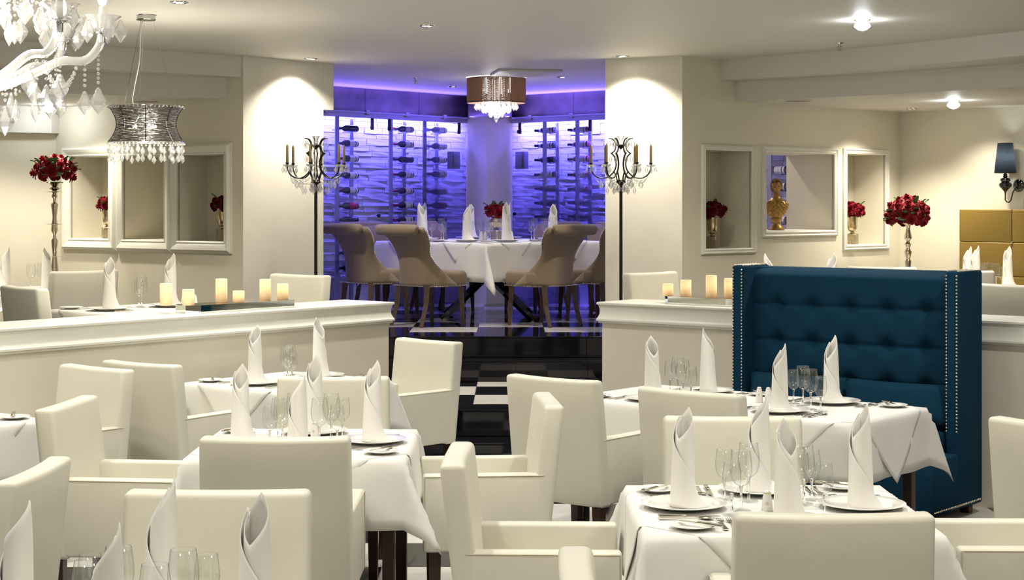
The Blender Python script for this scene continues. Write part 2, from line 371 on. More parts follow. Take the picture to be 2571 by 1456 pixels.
# --- floors
def tile_mesh(sx, sy, sz=.012):
    b = MB(); b.box((0, 0, 0), (sx, sy, sz), .0015, 1); me = b.mesh('tile'); return me
_tm = {}
def tile(parent, x0, x1, y0, y1, z, black, vert=False, name='floor_tile'):
    g = .003; sx, sy = x1-x0-g, y1-y0-g; k = (round(sx, 3), round(sy, 3), black, vert)
    if k not in _tm:
        me = tile_mesh(sx, sy) if not vert else tile_mesh(sx, .012, sy)
        me.materials.append(M['black'] if black else M['white']); _tm[k] = me
    o = bpy.data.objects.new(name, _tm[k]); COL.objects.link(o); o.parent = parent
    if not vert: o.location = ((x0+x1)/2, (y0+y1)/2, z-.006)
    else: o.location = ((x0+x1)/2, z, (y0+y1)/2)
    return o
fl = MB(); fl.prism([(-7, -3.2), (7, -3.2), (7, 20.4), (-7, 20.4)], -.2, -.004)
floor = struct(fl.build('floor', M['grout'], smooth=0), 'black and white checkered glossy tile floor of the dining room')
for i in range(-5, 7):
    for j in range(-7, 6):
        x0, y0 = -.671+.6*i, 8.56+.6*j
        if y0 > 11.7: continue
        tile(floor, x0, x0+.6, y0, min(y0+.6, 11.72), 0, (i+j) % 2 == 0)
# middle floor and its two steps
mf = MB()
mf.prism([tuple(A0-DL*9.4-NL*.3), tuple(A0-DL*.05-NL*.3), (-.93, 12.05), (.68, 12.05), tuple(B0+DR*.05-NR*.3), tuple(B0+DR*8.8-NR*.3), (6.9, 20), (-6.9, 20)], -.01, ZM-.004)
mid = struct(mf.build('floor_middle', M['black'], smooth=0), 'middle floor level behind the half walls')
for i in range(-2, 3):
    x0 = -.29+.6*i
    for j in range(0, 3):
        y0 = 12.365+.6*j; tile(mid, max(x0, -.93), min(x0+.6, .72), y0, min(y0+.6, 13.92), ZM, (i+j) % 2 == 1) if x0+.6 > -.93 and x0 < .72 else None
for x0, x1 in ((-.93, -.44), (-.44, .16), (.16, .70)):
    tile(mid, x0, x1, 12.03, 12.365, ZM, True, name='nosing_tile')
    tile(mid, x0, x1, .187, ZM-.014, 12.046, True, True, name='riser_tile')
st = MB(); st.box((-.045, 11.885, .085), (2.24, .33, .17)); step1 = struct(st.build('floor_step_lower', M['black'], smooth=0), 'lowest black tiled step up to the middle floor')
for x0, x1 in ((-1.165, -1.04), (-1.04, -.44), (-.44, .16), (.16, .76), (.76, 1.075)):
    tile(step1, x0, x1, 11.71, 12.04, .185, True, name='tread_tile'); tile(step1, x0, x1, .002, .171, 11.716, True, True, name='riser_tile')
pf = MB(); pf.prism([(-1.9, 14.19), (1.25, 14.19), (1.25, 14.7), (3.6, 17), (3.6, 20), (-3.8, 20), (-3.8, 16.4), (-1.9, 14.8)], .1, ZP-.004)
plat = struct(pf.build('floor_platform', M['black'], smooth=0), 'raised glossy checkered platform of the wine alcove')
for i in range(-4, 4):
    x0 = -.31+.6*i
    for j in range(0, 7):
        y0 = 14.65+.6*j
        if x0+.6 < -2.3 or x0 > 1.8: continue
        tile(plat, x0, x0+.6, y0, y0+.6, ZP, (i+j) % 2 == 0)
for x0 in (-1.766, -1.166, -.566, .034, .634):
    tile(plat, x0, x0+.6, 14.17, 14.65, ZP, True, name='nosing_tile'); tile(plat, x0, x0+.6, .562, ZP-.014, 14.178, True, True, name='riser_tile')
st = MB(); st.box((-.3, 14.06, .32), (3.2, .25, .47)); step2 = struct(st.build('floor_step_upper', M['black'], smooth=0), 'black tiled step below the alcove platform')
for x0 in (-1.766, -1.166, -.566, .034, .634):
    tile(step2, x0, x0+.6, 13.92, 14.18, .56, True, name='tread_tile'); tile(step2, x0, x0+.6, ZM+.002, .546, 13.926, True, True, name='riser_tile')
# --- outer shell (mostly out of view), ceiling
for nm, a, b in (('wall_back', (-7, -3.2), (7, -3.2)), ('wall_side_left', (-6.9, -3.2), (-6.9, 20.4)), ('wall_side_right', (6.9, -3.2), (6.9, 20.4)), ('wall_far', (-7, 20.4), (7, 20.4))):
    mb = MB(); sx, sy = max(.1, abs(b[0]-a[0])), max(.1, abs(b[1]-a[1])); mb.box(((a[0]+b[0])/2, (a[1]+b[1])/2, 1.55), (sx, sy, 3.2)); struct(mb.build(nm, M['wall'], smooth=0))
mb = MB(); mb.prism([(-7, -3.3), (7, -3.3), (7, 20.5), (-7, 20.5)], ZC, ZC+.1); struct(mb.build('ceiling', M['ceil'], smooth=0), 'smooth off-white ceiling of the main room')
# --- pillars
mb = MB(); mb.prism([(-1.658, 14.6), (-2.255, 13.93), (-2.275, 13.945), (-1.86, 14.72)], 0, ZC)
mb.prism([(-1.577, 14.68), (-1.66, 14.595), (-1.9, 14.9), (-1.82, 15.0)], 2.70, ZC); struct(mb.build('wall_pillar_left', M['pillar'], smooth=0), 'cream plaster pillar left of the wine alcove')
mb = MB(); mb.prism([(.80, 14.24), (1.427, 13.93), (1.442, 13.945), (.98, 14.46)], 0, ZC); struct(mb.build('wall_pillar_right', M['pillar'], smooth=0), 'cream plaster pillar right of the wine alcove')
# --- niche walls
class Wall:
    def __init__(s, p0, d, sign):
        s.p = V2(*p0); s.d = V2(*d).normalized(); s.n = V2(s.d.y, -s.d.x)*sign   # n faces the room
    def s_of(s, px, t=0):
        k = (px-CX)/F; q = s.p-s.n*t; return (k*q.y-q.x)/(s.d.x-k*s.d.y)
    def at(s, sv, t=0): return s.p+s.d*sv-s.n*t
WR = Wall((1.427, 13.93), (.721, .693), 1); WL = Wall((-2.255, 13.93), (-.81, .587), -1)
def niche_wall(name, W, length, holes, label):
    mb = MB(); T = .54
    def slab(s0, s1, z0, z1, t0=0, t1=T): mb.prism([tuple(W.at(s0, t0)), tuple(W.at(s1, t0)), tuple(W.at(s1, t1)), tuple(W.at(s0, t1))], z0, z1)
    last = 0
    for (s0, s1, z0, z1, dep) in holes:
        slab(last, s0, 0, ZC); slab(s0, s1, 0, z0); slab(s0, s1, z1, ZC)
        if dep: slab(s0, s1, z0, z1, dep, T)
        last = s1
    slab(last, length, 0, ZC)
    return struct(mb.build(name, M['wall'], smooth=0), label)
hr = [sorted((WR.s_of(a), WR.s_of(b)))+[z0, z1, dep] for a, b, z0, z1, dep in ((1770, 1885, 1.487, 2.33, .345), (1922, 2093, 1.63, 2.33, 0), (2125, 2222, 1.485, 2.34, .36))]
hl = [sorted((WL.s_of(a), WL.s_of(b)))+[z0, z1, dep] for a, b, z0, z1, dep in ((447, 565, 1.552, 2.29, .345), (310, 415, 1.555, 2.295, .53), (178, 275, 1.557, 2.30, .36))]
niche_wall('wall_right', WR, 3.30, hr, 'cream wall with three framed niches right of the alcove')
niche_wall('wall_left', WL, 2.45, hl, 'cream wall with three framed niches left of the alcove')
def frame(W, s0, s1, z0, z1, S0, S1, Z0, Z1, label, steps):
    """mitred moulded frame: inner rectangle s0..s1,z0..z1, outer S0..,Z0.."""
    c = W.at((s0+s1)/2); o = thing('niche_frame', label, 'frame', (c.x, c.y, Z0), 0, 'white niche frames')
    def P(fr, side, off):      # fr 0..1 inner->outer
        a0, a1 = s0+(S0-s0)*fr, s1+(S1-s1)*fr; b0, b1 = z0+(Z0-z0)*fr, z1+(Z1-z1)*fr
        cs = {'b': ((a0, b0), (a1, b0)), 't': ((a0, b1), (a1, b1)), 'l': ((a0, b0), (a0, b1)), 'r': ((a1, b0), (a1, b1))}[side]
        return [(*(W.at(q[0], -off)-c), q[1]-Z0) for q in cs]
    for side in 'btlr':
        v = []; f = []
        for (fr, off) in steps: v += P(fr, side, off)
        for i in range(len(steps)-1): f.append((2*i, 2*i+1, 2*i+3, 2*i+2))
        mb = MB(); mb.add((v, f)); mb.build('moulding', M['trim'], o, smooth=30)
    return o
st_thin = [(-.0, -.02), (0, .012), (.25, .020), (.4, .012), (.55, .012), (.75, .024), (.95, .018), (1, .0)]
st_wide = [(0, -.02), (0, .018), (.12, .026), (.2, .018), (.3, .024), (.55, .040), (.75, .046), (.9, .030), (.93, .022), (1, .022), (1, 0)]
rl = ['thin white moulded frame round the right wall niche nearest the pillar', 'wide white moulded frame round the opening that holds the gold bust', 'narrow white moulded frame round the right wall niche nearest the corner']
for k, (a, b, Z0, Z1) in enumerate(((1760, 1897, 1.437, 2.378), (1913, 2101, 1.572, 2.385), (2115, 2230, 1.434, 2.392))):
    s0, s1, z0, z1, _ = hr[k]; frame(WR, s0, s1, z0, z1, WR.s_of(a), WR.s_of(b), Z0, Z1, rl[k], st_thin)
ll = ['wide white moulded frame round the left wall niche nearest the pillar', 'wide white moulded frame round the middle niche of the left wall', 'wide white moulded frame round the left wall niche nearest the flower stand']
for k, (a, b, Z0, Z1) in enumerate(((583, 434, 1.452, 2.385), (432.5, 298, 1.453, 2.385), (296.5, 160, 1.453, 2.386))):
    s0, s1, z0, z1, _ = hl[k]; frame(WL, s0, s1, z0, z1, WL.s_of(a), WL.s_of(b), Z0, Z1, ll[k], st_wide)
# --- far walls of the two rear rooms
CR, CLft = WR.at(3.275), WL.at(2.41)
def wallbox(name, a, b, t, z0, z1, m, label=None):
    a, b = V2(*a), V2(*b); d = (b-a).normalized(); n = V2(-d.y, d.x)
    mb = MB(); mb.prism([tuple(a), tuple(b), tuple(b+n*t), tuple(a+n*t)], z0, z1); return struct(mb.build(name, m, smooth=0), label)
wallbox('wall_sconce', (CR.x-.03, CR.y+.03), (6.9, 12.55), .2, 0, ZC, M['wall'], 'cream wall behind the gold booth and wall lamp')
wallbox('wall_corner_left', (-6.9, 13.95), (CLft.x+.03, CLft.y+.03), .2, 0, ZC, M['wall'], 'cream wall behind the tall silver flower stand')
# --- stepped soffits and lower ceilings
def curve(p0, p1, p2, n=12):
    p0, p1, p2 = V2(*p0), V2(*p1), V2(*p2); return [tuple(p0*(1-t)**2+p1*2*t*(1-t)+p2*t*t) for t in [i/n for i in range(n+1)]]
def soffit(name, pts, back, z0, z1, label):
    mb = MB(); mb.prism(list(pts)+list(back), z0, z1); return struct(mb.build(name, M['ceil'], smooth=0), label)
ZB = 2.935
e1 = WR.at(.52); e2 = WR.at(.73)
soffit('trim_beam_right_upper', curve(tuple(e1), (2.7, 13.45), (3.67, 11.9))+[(6.8, 7.6)], [(6.8, 13), tuple(CR), ], ZB, ZC, 'upper curved soffit step over the right rear room')
soffit('trim_beam_right_lower', curve(tuple(e2), (2.9, 13.75), (3.88, 12.55))+[(6.8, 9.4)], [(6.8, 13), tuple(CR), ], ZL, ZB, 'lower curved soffit step over the right rear room')
soffit('trim_beam_left_upper', [(-2.27, 13.94), (-3.32, 13.0), (-6.8, 10.2)], [(-6.8, 14.2), tuple(CLft)], ZB, ZC, 'upper soffit step over the left rear room')
soffit('trim_beam_left_lower', [tuple(WL.at(.19)), (-4.07, 13.15), (-6.8, 11.6)], [(-6.8, 14.2), tuple(CLft)], ZL, ZB, 'lower soffit step over the left rear room')
soffit('trim_box_left', [(-4.16, 15.36), (-4.22, 15.22), (-6.8, 13.75)], [(-6.8, 14.1)], 2.52, ZL, 'boxed soffit along the left corner wall')
# ================================================================== wine alcove
G0, G1 = V2(-1.964, 17.3), V2(-.534, 18.95); GL = (G1-G0).normalized(); GLn = V2(GL.y, -GL.x)
G2, G3 = V2(0.0, 18.95), V2(1.017, 18.08); GR = (G3-G2).normalized(); GRn = V2(GR.y, -GR.x)
def off(p, n, t): return p-n*t
def plank(name, a, b, n, t0, t1, z0, z1, m, parent=None, label=None, st=True):
    mb = MB(); mb.prism([tuple(a-n*t0), tuple(b-n*t0), tuple(b-n*t1), tuple(a-n*t1)], z0, z1); o = mb.build(name, m, parent, smooth=0)
    return struct(o, label) if st else o
SW_L = plank('wall_stone_left', G0-GL*1.0, G1+GL*.85, GLn, .42, .55, ZP-.02, 2.9, M['stone'], label='white split-face stone wall behind the left wine rack')
SW_R = plank('wall_stone_right', G2-GR*.85, G2+GR*3.9, GRn, .42, .55, ZP-.02, 2.9, M['stone'], label='white split-face stone wall behind the right wine rack')
stm = []
for k in range(6):
    bm = bmesh.new(); bmesh.ops.create_cube(bm, size=1); bmesh.ops.subdivide_edges(bm, edges=bm.edges[:], cuts=1, use_grid_fill=True)
    rr = random.Random(k)
    for v in bm.verts:
        if v.co.y < -.4: v.co.y += rr.uniform(-.10, .10); v.co.x += rr.uniform(-.02, .02)
    me = bpy.data.meshes.new('stone'); bm.to_mesh(me); bm.free(); me.materials.append(M['stone']); stm.append(me)
def stones(parent, o, d, n, s0, s1, z0, z1):
    z = z0; r = random.Random(3); ang = math.atan2(d.y, d.x)
    while z < z1:
        h = r.choice((.055, .065, .075)); s = s0-r.uniform(0, .25)
        while s < s1:
            l = r.uniform(.24, .46); p = o+d*(s+l/2)-n*.415
            ob = bpy.data.objects.new('stone', r.choice(stm)); COL.objects.link(ob); ob.parent = parent
            ob.location = (p.x, p.y, z+h/2); ob.rotation_euler = (0, 0, ang); ob.scale = (l-.003, r.uniform(.025, .045), h-.003); s += l
        z += h
stones(SW_L, G0, GL, GLn, -.25, 2.75, 1.0, 2.80)
stones(SW_R, G2, GR, GRn, -.5, 1.45, 1.45, 2.80)
stones(SW_R, G2, GR, GRn, 2.95, 3.6, 1.5, 2.45)
# column, duct fascia, glazing rails
mb = MB(); mb.prism([(-.525, 18.97), (-.29, 18.72), (.005, 18.97), (.0, 19.5), (-.5, 19.5)], ZP-.02, 2.86); struct(mb.build('wall_column', M['pillar'], smooth=0), 'pale angled column between the two wine racks')
fas = thing('air_duct', 'dark metal air duct running along the top of the wine alcove', 'duct', (-.26, 18.9, 2.86))
def duct(a, b, n, t0, t1):
    q = V2(-.26, 18.9); plank('duct_panel', a-q, b-q, n, t0, t1, 0, .25, M['duct'], fas, st=False)
for i in range(4): duct(G0-GL*1.0+GL*(.83*i), G0-GL*1.0+GL*(.83*i+.825), GLn, .06, .5)
for i in range(3): duct(G2+GR*(-.05+.9*i), G2+GR*(-.05+.9*i+.895), GRn, .06, .5)
mb = MB(); mb.prism([(-.5+.26, -.02), (-.26+.26, -.26), (.0+.26, -.02), (.0+.26, .3), (-.5+.26, .3)], 0, .25); mb.build('duct_panel', M['duct'], fas, smooth=0)
for nm, a, b, n, lab in (('glazing_rail', G0-GL*.9, G1, GLn, 'long steel rail above the left cellar glass'), ('glazing_rail', G2, G2+GR*2.6, GRn, 'long steel rail above the right cellar glass')):
    c = (a+b)/2; r = thing(nm, lab, 'rail', (c.x, c.y, 2.79), 0, 'glazing rails')
    plank('rail_bar', a-c, b-c, n, -.03, .03, 0, .045, M['rack'], r, st=False); plank('rail_track', a-c, b-c, n, -.05, .06, .045, .06, M['rack'], r, st=False)
    L = (b-a).length
    for i in range(int(L/.6)): q = a+(b-a)*((i+.5)*.6/L)-c; mb = MB(); mb.box((q.x-n.x*-.04, q.y-n.y*-.04, .055), (.05, .03, .05), .004, 1, math.atan2((b-a).y, (b-a).x)); mb.build('rail_bracket', M['rack'], r)
def pane(a, b, n, m, lab, clamps=(), knob=None):
    d = (b-a).normalized(); L = (b-a).length; o = thing('glass_panel', lab, 'glass panel', (a.x, a.y, ZP+.02), math.atan2(d.y, d.x), 'cellar glass panels')
    mb = MB(); mb.box((L/2, 0, 1.02), (L-.006, .010, 2.04)); mb.build('pane', m, o, smooth=0)
    for cs in clamps: mb = MB(); mb.box((cs*L, -.012, 1.97), (.03, .03, .13), .005, 1); mb.box((cs*L-.012, -.02, 1.93), (.03, .03, .04), .005, 1); mb.build('clamp', M['iron'], o)
    if knob: mb = MB(); mb.lathe([(.0, 0), (.018, .004), (.022, .014), (.014, .024), (.008, .04)], 14, M=Matrix.Translation((knob[0]*L, -.045, knob[1])) @ Matrix.Rotation(-PI/2, 4, 'X')); mb.build('knob', M['iron'], o)
    return o
def gpt(W0, d, px): k = (px-CX)/F; s = (k*W0.y-W0.x)/(d.x-k*d.y); return W0+d*s
pl = [gpt(G0, GL, p) for p in (770, 960, 1062, 1166)]
pane(pl[0], pl[1], GLn, M['pane'], 'clear glass panel beside the left pillar', (.85,), (.92, ZY(541, 17.9)-ZP-.02))
pane(pl[1], pl[2], GLn, M['pane'], 'clear glass panel in front of the middle left bottle column', (.15,))
pane(pl[2], pl[3], GLn, M['mist'], 'misted glass panel left of the pale column', (.85,))
pr = [gpt(G2, GR, p) for p in (1287, 1400, 1505, 1640)]
pane(pr[0], pr[1], GRn, M['mist'], 'misted glass panel right of the pale column', (.18,), (.08, ZY(537, 18.9)-ZP-.02))
pane(pr[1], pr[2], GRn, M['mist'], 'misted glass panel beside the right candelabra', (.8,))
pane(pr[2], pr[3], GRn, M['pane'], 'clear glass panel beside the right pillar')
# LED strips of the cellar
strip(G0-GL*.9-GLn*.26, G1+GL*.4-GLn*.26, 2.84, 98, BLUE, .05, (-GLn.x*.25, -GLn.y*.25, -1))
strip(G2-GR*.4-GRn*.26, G2+GR*2.3-GRn*.26, 2.84, 92, BLUE, .05, (-GRn.x*.25, -GRn.y*.25, -1))
# added blue strips over the rail, tinting the duct and ceiling above
strip(G0-GL*.5+GLn*.10, G1+GLn*.10, 2.855, 16, (.20, .13, 1), .03, (GLn.x*.15, GLn.y*.15, 1))
strip(G2+GRn*.10, G2+GR*1.6+GRn*.10, 2.855, 14, (.20, .13, 1), .03, (GRn.x*.15, GRn.y*.15, 1))
for px_, n_, g_, d_ in ((1161, GLn, G0, GL), (1295, GRn, G2, GR)):
    q = gpt(g_, d_, px_)
    lamp = thing('cellar_lamp', 'small lit blue lamp by the %s side of the pale column' % ('left' if px_ < 1200 else 'right'), 'lamp', (q.x, q.y, 2.73), 0, 'cellar lamps')
    mb = MB(); mb.lathe([(.0, 0), (.02, 0), (.025, .05), (.0, .055)], 12, (n_.x*-.1, n_.y*-.1, 0)); mb.build('lens', emis('blue_lamp', (.45, .35, 1), 12), lamp)
    mb = MB(); mb.box((n_.x*-.1, n_.y*-.1, .058), (.06, .06, .01), .002, 1); mb.build('mount', M['rack'], lamp)
# wine racks and bottles
def bottle_proto(nm, glass, cap, lab):
    o = thing(nm, '', 'bottle')       # axis along local +x: neck at -x, base at +x
    R = Matrix.Rotation(PI/2, 4, 'Y') @ Matrix.Rotation(PI, 4, 'X')
    mb = MB(); mb.lathe([(0, 0), (.030, 0), (.0365, .006), (.0375, .02), (.0375, .17), (.034, .19), (.020, .215), (.0145, .235), (.014, .25)], 20, (0, 0, -.145), M=Matrix.Rotation(-PI/2, 4, 'Y'))
    bo = mb.build('body', glass, o, smooth=50)
    mb = MB(); mb.lathe([(.0148, .225), (.0155, .23), (.0150, .28), (.0165, .282), (.0165, .296), (.0, .297)], 16, (0, 0, -.145), M=Matrix.Rotation(-PI/2, 4, 'Y')); mb.build('capsule', cap, o)
    mb = MB(); mb.lathe([(.0379, .055), (.0379, .135)], 20, (0, 0, -.145), M=Matrix.Rotation(-PI/2, 4, 'Y')); mb.build('wine_label', lab, bo, smooth=60)
    mb = MB(); mb.lathe([(.0379, .022), (.0379, .046)], 20, (0, 0, -.145), M=Matrix.Rotation(-PI/2, 4, 'Y')); mb.build('back_label', lab, bo, smooth=60)
    return Proto(o)
BT = {'d': bottle_proto('wine_bottle', M['bottle'], M['capsule_red'], M['label']), 'k': bottle_proto('wine_bottle', M['bottle'], M['capsule_dark'], M['label']),
      'p': bottle_proto('wine_bottle', M['bottle'], M['capsule_dark'], M['bottle']), 'e': bottle_proto('wine_bottle', M['bottle'], M['capsule_dark'], M['label_red']),
      'r': bottle_proto('wine_bottle', M['rose_wine'], M['capsule_dark'], M['label']), 'c': bottle_proto('wine_bottle', M['bottle_clear'], M['capsule_dark'], M['label'])}
words_ = {'d': 'white labelled wine bottle with red capsule', 'k': 'white labelled wine bottle with dark capsule', 'p': 'plain dark wine bottle', 'e': 'red labelled wine bottle', 'r': 'rose coloured wine bottle', 'c': 'clear white wine bottle'}
ords = ['top', 'second', 'third', 'fourth', 'fifth', 'sixth', 'seventh', 'eighth', 'ninth']
cols = [(872, G0, GL, GLn, [322, 360, 398, 440, 478, 517, 552, 634, 672], 'pkdkdepkk', 'column beside left pillar', (846, 882)),
        (1012, G0, GL, GLn, [324, 362, 400, 438, 479, 515, 552], 'ddpdddd', 'middle left column', (981, 1014)),
        (1096, G0, GL, GLn, [326, 367, 401, 437, 481, 516, 551], 'kkkkkek', 'misted left column', (1066, 1096)),
        (1369, G2, GR, GRn, [327, 365, 401, 438, 473, 509, 543], 'kkpkkkk', 'misted right column', (1368, 1400)),
        (1453, G2, GR, GRn, [325, 362, 399, 438, 474, 508, 543], 'rrrrrkk', 'column beside right candelabra', (1450, 1482)),
        (1946, G2, GR, GRn, [427, 469, 553], 'ccc', 'column behind gold bust', (1932, 1990))]
for (px, g, d, n, ys, kinds, where, posts) in cols:
    base = gpt(g-n*.20, d, px); ang = math.atan2(d.y, d.x)
    rk = thing('wine_rack', 'steel wall rack holding the %s' % where, 'wine rack', (base.x, base.y, ZP), 0, 'wine racks')
    for k, pp in enumerate(posts):
        q = gpt(g-n*(.16 if k == 0 else .30), d, pp)-base; mb = MB(); mb.box((q.x, q.y, 1.03), (.055, .014, 2.06), .002, 1, ang); mb.build('post', M['rack'], rk)
    for i, (y, kd) in enumerate(zip(ys, kinds)):
        z = ZY(y, base.y)
        BT[kd].put((base.x, base.y, z), ang, '%s, %s in %s' % (words_[kd], ords[i], where), 'wine bottles')
        mb = MB(); q = d*-.11
        mb.tube([(q.x+n.x*-.12*0, q.y, z-ZP-.018), (q.x-n.x*.12, q.y-n.y*.12, z-ZP-.018)], .006, 6)
        q2 = d*.06; mb.tube([(q2.x, q2.y, z-ZP-.042), (q2.x-n.x*.14, q2.y-n.y*.14, z-ZP-.042)], .006, 6); mb.build('peg', M['rack'], rk)
M['box'] = mat('grey_box_paint', (.20, .20, .26), .6)
for px_, g_, d_, n_, lab in ((1147, G0, GL, GLn, 'grey electrical box behind the left misted glass'), (1303, G2, GR, GRn, 'dark electrical box behind the right misted glass')):
    q = gpt(g_-n_*.12, d_, px_); o = thing('electrical_box', lab, 'box', (q.x, q.y, ZY(430, 18.9)), math.atan2(d_.y, d_.x), 'electrical boxes')
    mb = MB(); mb.box((0, .05, .13), (.14, .08, .20), .006, 1); mb.build('case', M['box'], o); mb = MB(); mb.box((0, -.004, .13), (.10, .01, .14), .003, 1); mb.build('cover', M['box'], o)
# ------------------------------------------------------------------ ceiling fittings
def down(x, y, z, lab, bright=False):
    o = thing('ceiling_downlight', lab, 'downlight', (x, y, z), 0, 'ceiling downlights')
    mb = MB(); mb.lathe([(.038, -.002), (.045, -.008), (.056, -.004), (.058, .0)], 24); mb.build('rim', M['chrome'], o)
    if bright:
        mb = MB(); mb.lathe([(0, -.075), (.03, -.066), (.055, -.045), (.05, -.03), (.03, -.012), (.03, .0)], 20); mb.build('bulb', M['lamp_bright'], o)
    else:
        mb = MB(); mb.lathe([(0, -.004), (.038, -.003)], 20); mb.build('lens', M['lamp_disc'], o)
def ceil_at(px, py, z): d = (z-H)*F/(YH-py); return X(px, d), d
for px, py, z, lab, br in ((1072, 64, ZC, 'round downlight in the ceiling before the alcove', False), (450, 5, ZC, 'round downlight at the top edge above the pendant lamp', False),
                           (780, 147, ZC, 'round downlight above the left pillar', False), (1563, 141, ZC, 'round downlight above the right pillar', False),
                           (1412, 193, ZC, 'round downlight in the alcove right of the vent', False), (1137, 217, ZC, 'small downlight in the alcove left of the flush lamp', False),
                           (2165, 50, ZC, 'dazzling bare ceiling lamp at the upper right', True), (2394, 252, ZL, 'dazzling bare ceiling lamp over the gold booth', True),
                           (2291, 272, ZL, 'round downlight near the right wall corner', False), (122, 262, ZL, 'dazzling bare ceiling lamp over the left flower stand', True)):
    x, y = ceil_at(px, py, z); down(x, y, z, lab, br)
def speaker(px, py, lab):
    x, y = ceil_at(px, py, ZL); o = thing('ceiling_speaker', lab, 'speaker', (x, y, ZL), 0, 'ceiling speakers')
    mb = MB(); mb.lathe([(.0, -.008), (.10, -.008), (.105, -.006)], 32); mb.build('grille', mat('speaker_grille', (.35, .33, .30), .7), o)
    mb = MB(); mb.lathe([(.105, -.010), (.118, -.006), (.12, 0)], 32); mb.build('rim', M['ceil'], o)
speaker(2003, 251, 'round grey ceiling speaker above the gold bust'); speaker(366, 252, 'round grey ceiling speaker above the pendant lamp shade')
def sprinkler(px, py, lab):
    x, y = ceil_at(px, py, ZC); o = thing('fire_sprinkler', lab, 'sprinkler', (x, y, ZC), 0, 'fire sprinklers')
    mb = MB(); mb.lathe([(0, -.006), (.03, -.006), (.034, 0)], 20); mb.build('escutcheon', M['chrome'], o)
    mb = MB(); mb.lathe([(.010, -.006), (.010, -.03), (.006, -.034), (.006, -.055), (.018, -.058), (.018, -.062), (0, -.062)], 12); mb.build('nozzle', M['steel'], o)
    for s in (-1, 1): mb = MB(); mb.tube([(s*.009, 0, -.02), (s*.018, 0, -.035), (s*.006, 0, -.056)], .003, 6); mb.build('yoke', M['steel'], o)
sprinkler(2108, 108, 'metal fire sprinkler in the ceiling before the right soffit'); sprinkler(1043, 196, 'metal fire sprinkler in the alcove ceiling')
x, y = ceil_at(1320, 180, ZC); o = thing('ceiling_vent', 'square air vent in the alcove ceiling beside the flush lamp', 'vent', (x, y, ZC), math.radians(8))
mb = MB(); mb.box((0, 0, -.012), (.60, .60, .024), .006, 1); mb.build('plate', M['duct_tape'], o)
mb = MB(); mb.add(([(-.24, -.24, -.024), (.24, -.24, -.024), (.24, .24, -.024), (-.24, .24, -.024), (-.05, -.05, -.05), (.05, -.05, -.05), (.05, .05, -.05), (-.05, .05, -.05)], [(0, 1, 5, 4), (1, 2, 6, 5), (2, 3, 7, 6), (3, 0, 4, 7), (4, 5, 6, 7)])); mb.build('cone', M['ceil'], o, smooth=0)
# ================================================================== cream armchairs
def armchair(mt):
    o = thing('armchair', '', 'chair')
    mb = MB(); sh = Matrix.Identity(4); sh[1][2] = -.115
    bm = bmesh.new(); bmesh.ops.create_cube(bm, size=1); bmesh.ops.scale(bm, vec=(.60, .095, .67), verts=bm.verts)
    bmesh.ops.bevel(bm, geom=bm.edges[:], offset=.022, segments=3, profile=.5, affect='EDGES')
    bmesh.ops.subdivide_edges(bm, edges=[e for e in bm.edges if e.calc_length() > .2], cuts=5, use_grid_fill=True)
    for v in bm.verts:       # gently dished front, faint slack in the cover
        u = v.co.x/.30; t = v.co.z/.335
        v.co.y += -.018*(1-u*u)*(1-.3*t)*(1 if v.co.y > 0 else .55)
        v.co.z += .006*(u*u-1)*(1 if t > .5 else 0)
        v.co.x *= 1-.012*max(0, t)
    bm.verts.index_update(); vf = ([tuple(v.co) for v in bm.verts], [tuple(v.index for v in f.verts) for f in bm.faces]); bm.free()
    mb.add(vf, Matrix.Translation((0, -.262, .285+.335)) @ sh); mb.build('backrest', mt, o, smooth=50)
    mb = MB(); mb.box((0, .03, .385), (.455, .50, .17), .03, 3); mb.build('seat', mt, o, smooth=50)
    for s in (-1, 1):
        mb = MB(); mb.box((s*.262, .02, .472), (.075, .55, .35), .014, 3); ar = mb.build('arm', mt, o, smooth=50)
        mb = MB(); x = s*.3005
        mb.tube([(x, -.255, .64), (x, .285, .64)], .0022, 4); mb.tube([(x, .29, .31), (x, .29, .64)], .0022, 4)
        mb.tube([(s*.2905, -.2625, .31), (s*.2905, -.2995, .62), (s*.287, -.334, .915)], .0030, 4)
        mb.build('seam', M['seam'], ar)
        for y in (-.24, .24):
            mb = MB(); mb.add(([(-.021, -.021, 0), (.021, -.021, 0), (.021, .021, 0), (-.021, .021, 0), (-.027, -.027, .33), (.027, -.027, .33), (.027, .027, .33), (-.027, .027, .33)],
                               [(3, 2, 1, 0), (4, 5, 6, 7), (0, 1, 5, 4), (1, 2, 6, 5), (2, 3, 7, 6), (3, 0, 4, 7)]), Matrix.Translation((s*.255, y, 0))); mb.build('leg', M['wood'], o, smooth=0)
    return Proto(o)
CH = armchair(M['leather'])
U3 = V2(-.772, .635); V3 = V2(.635, .772)
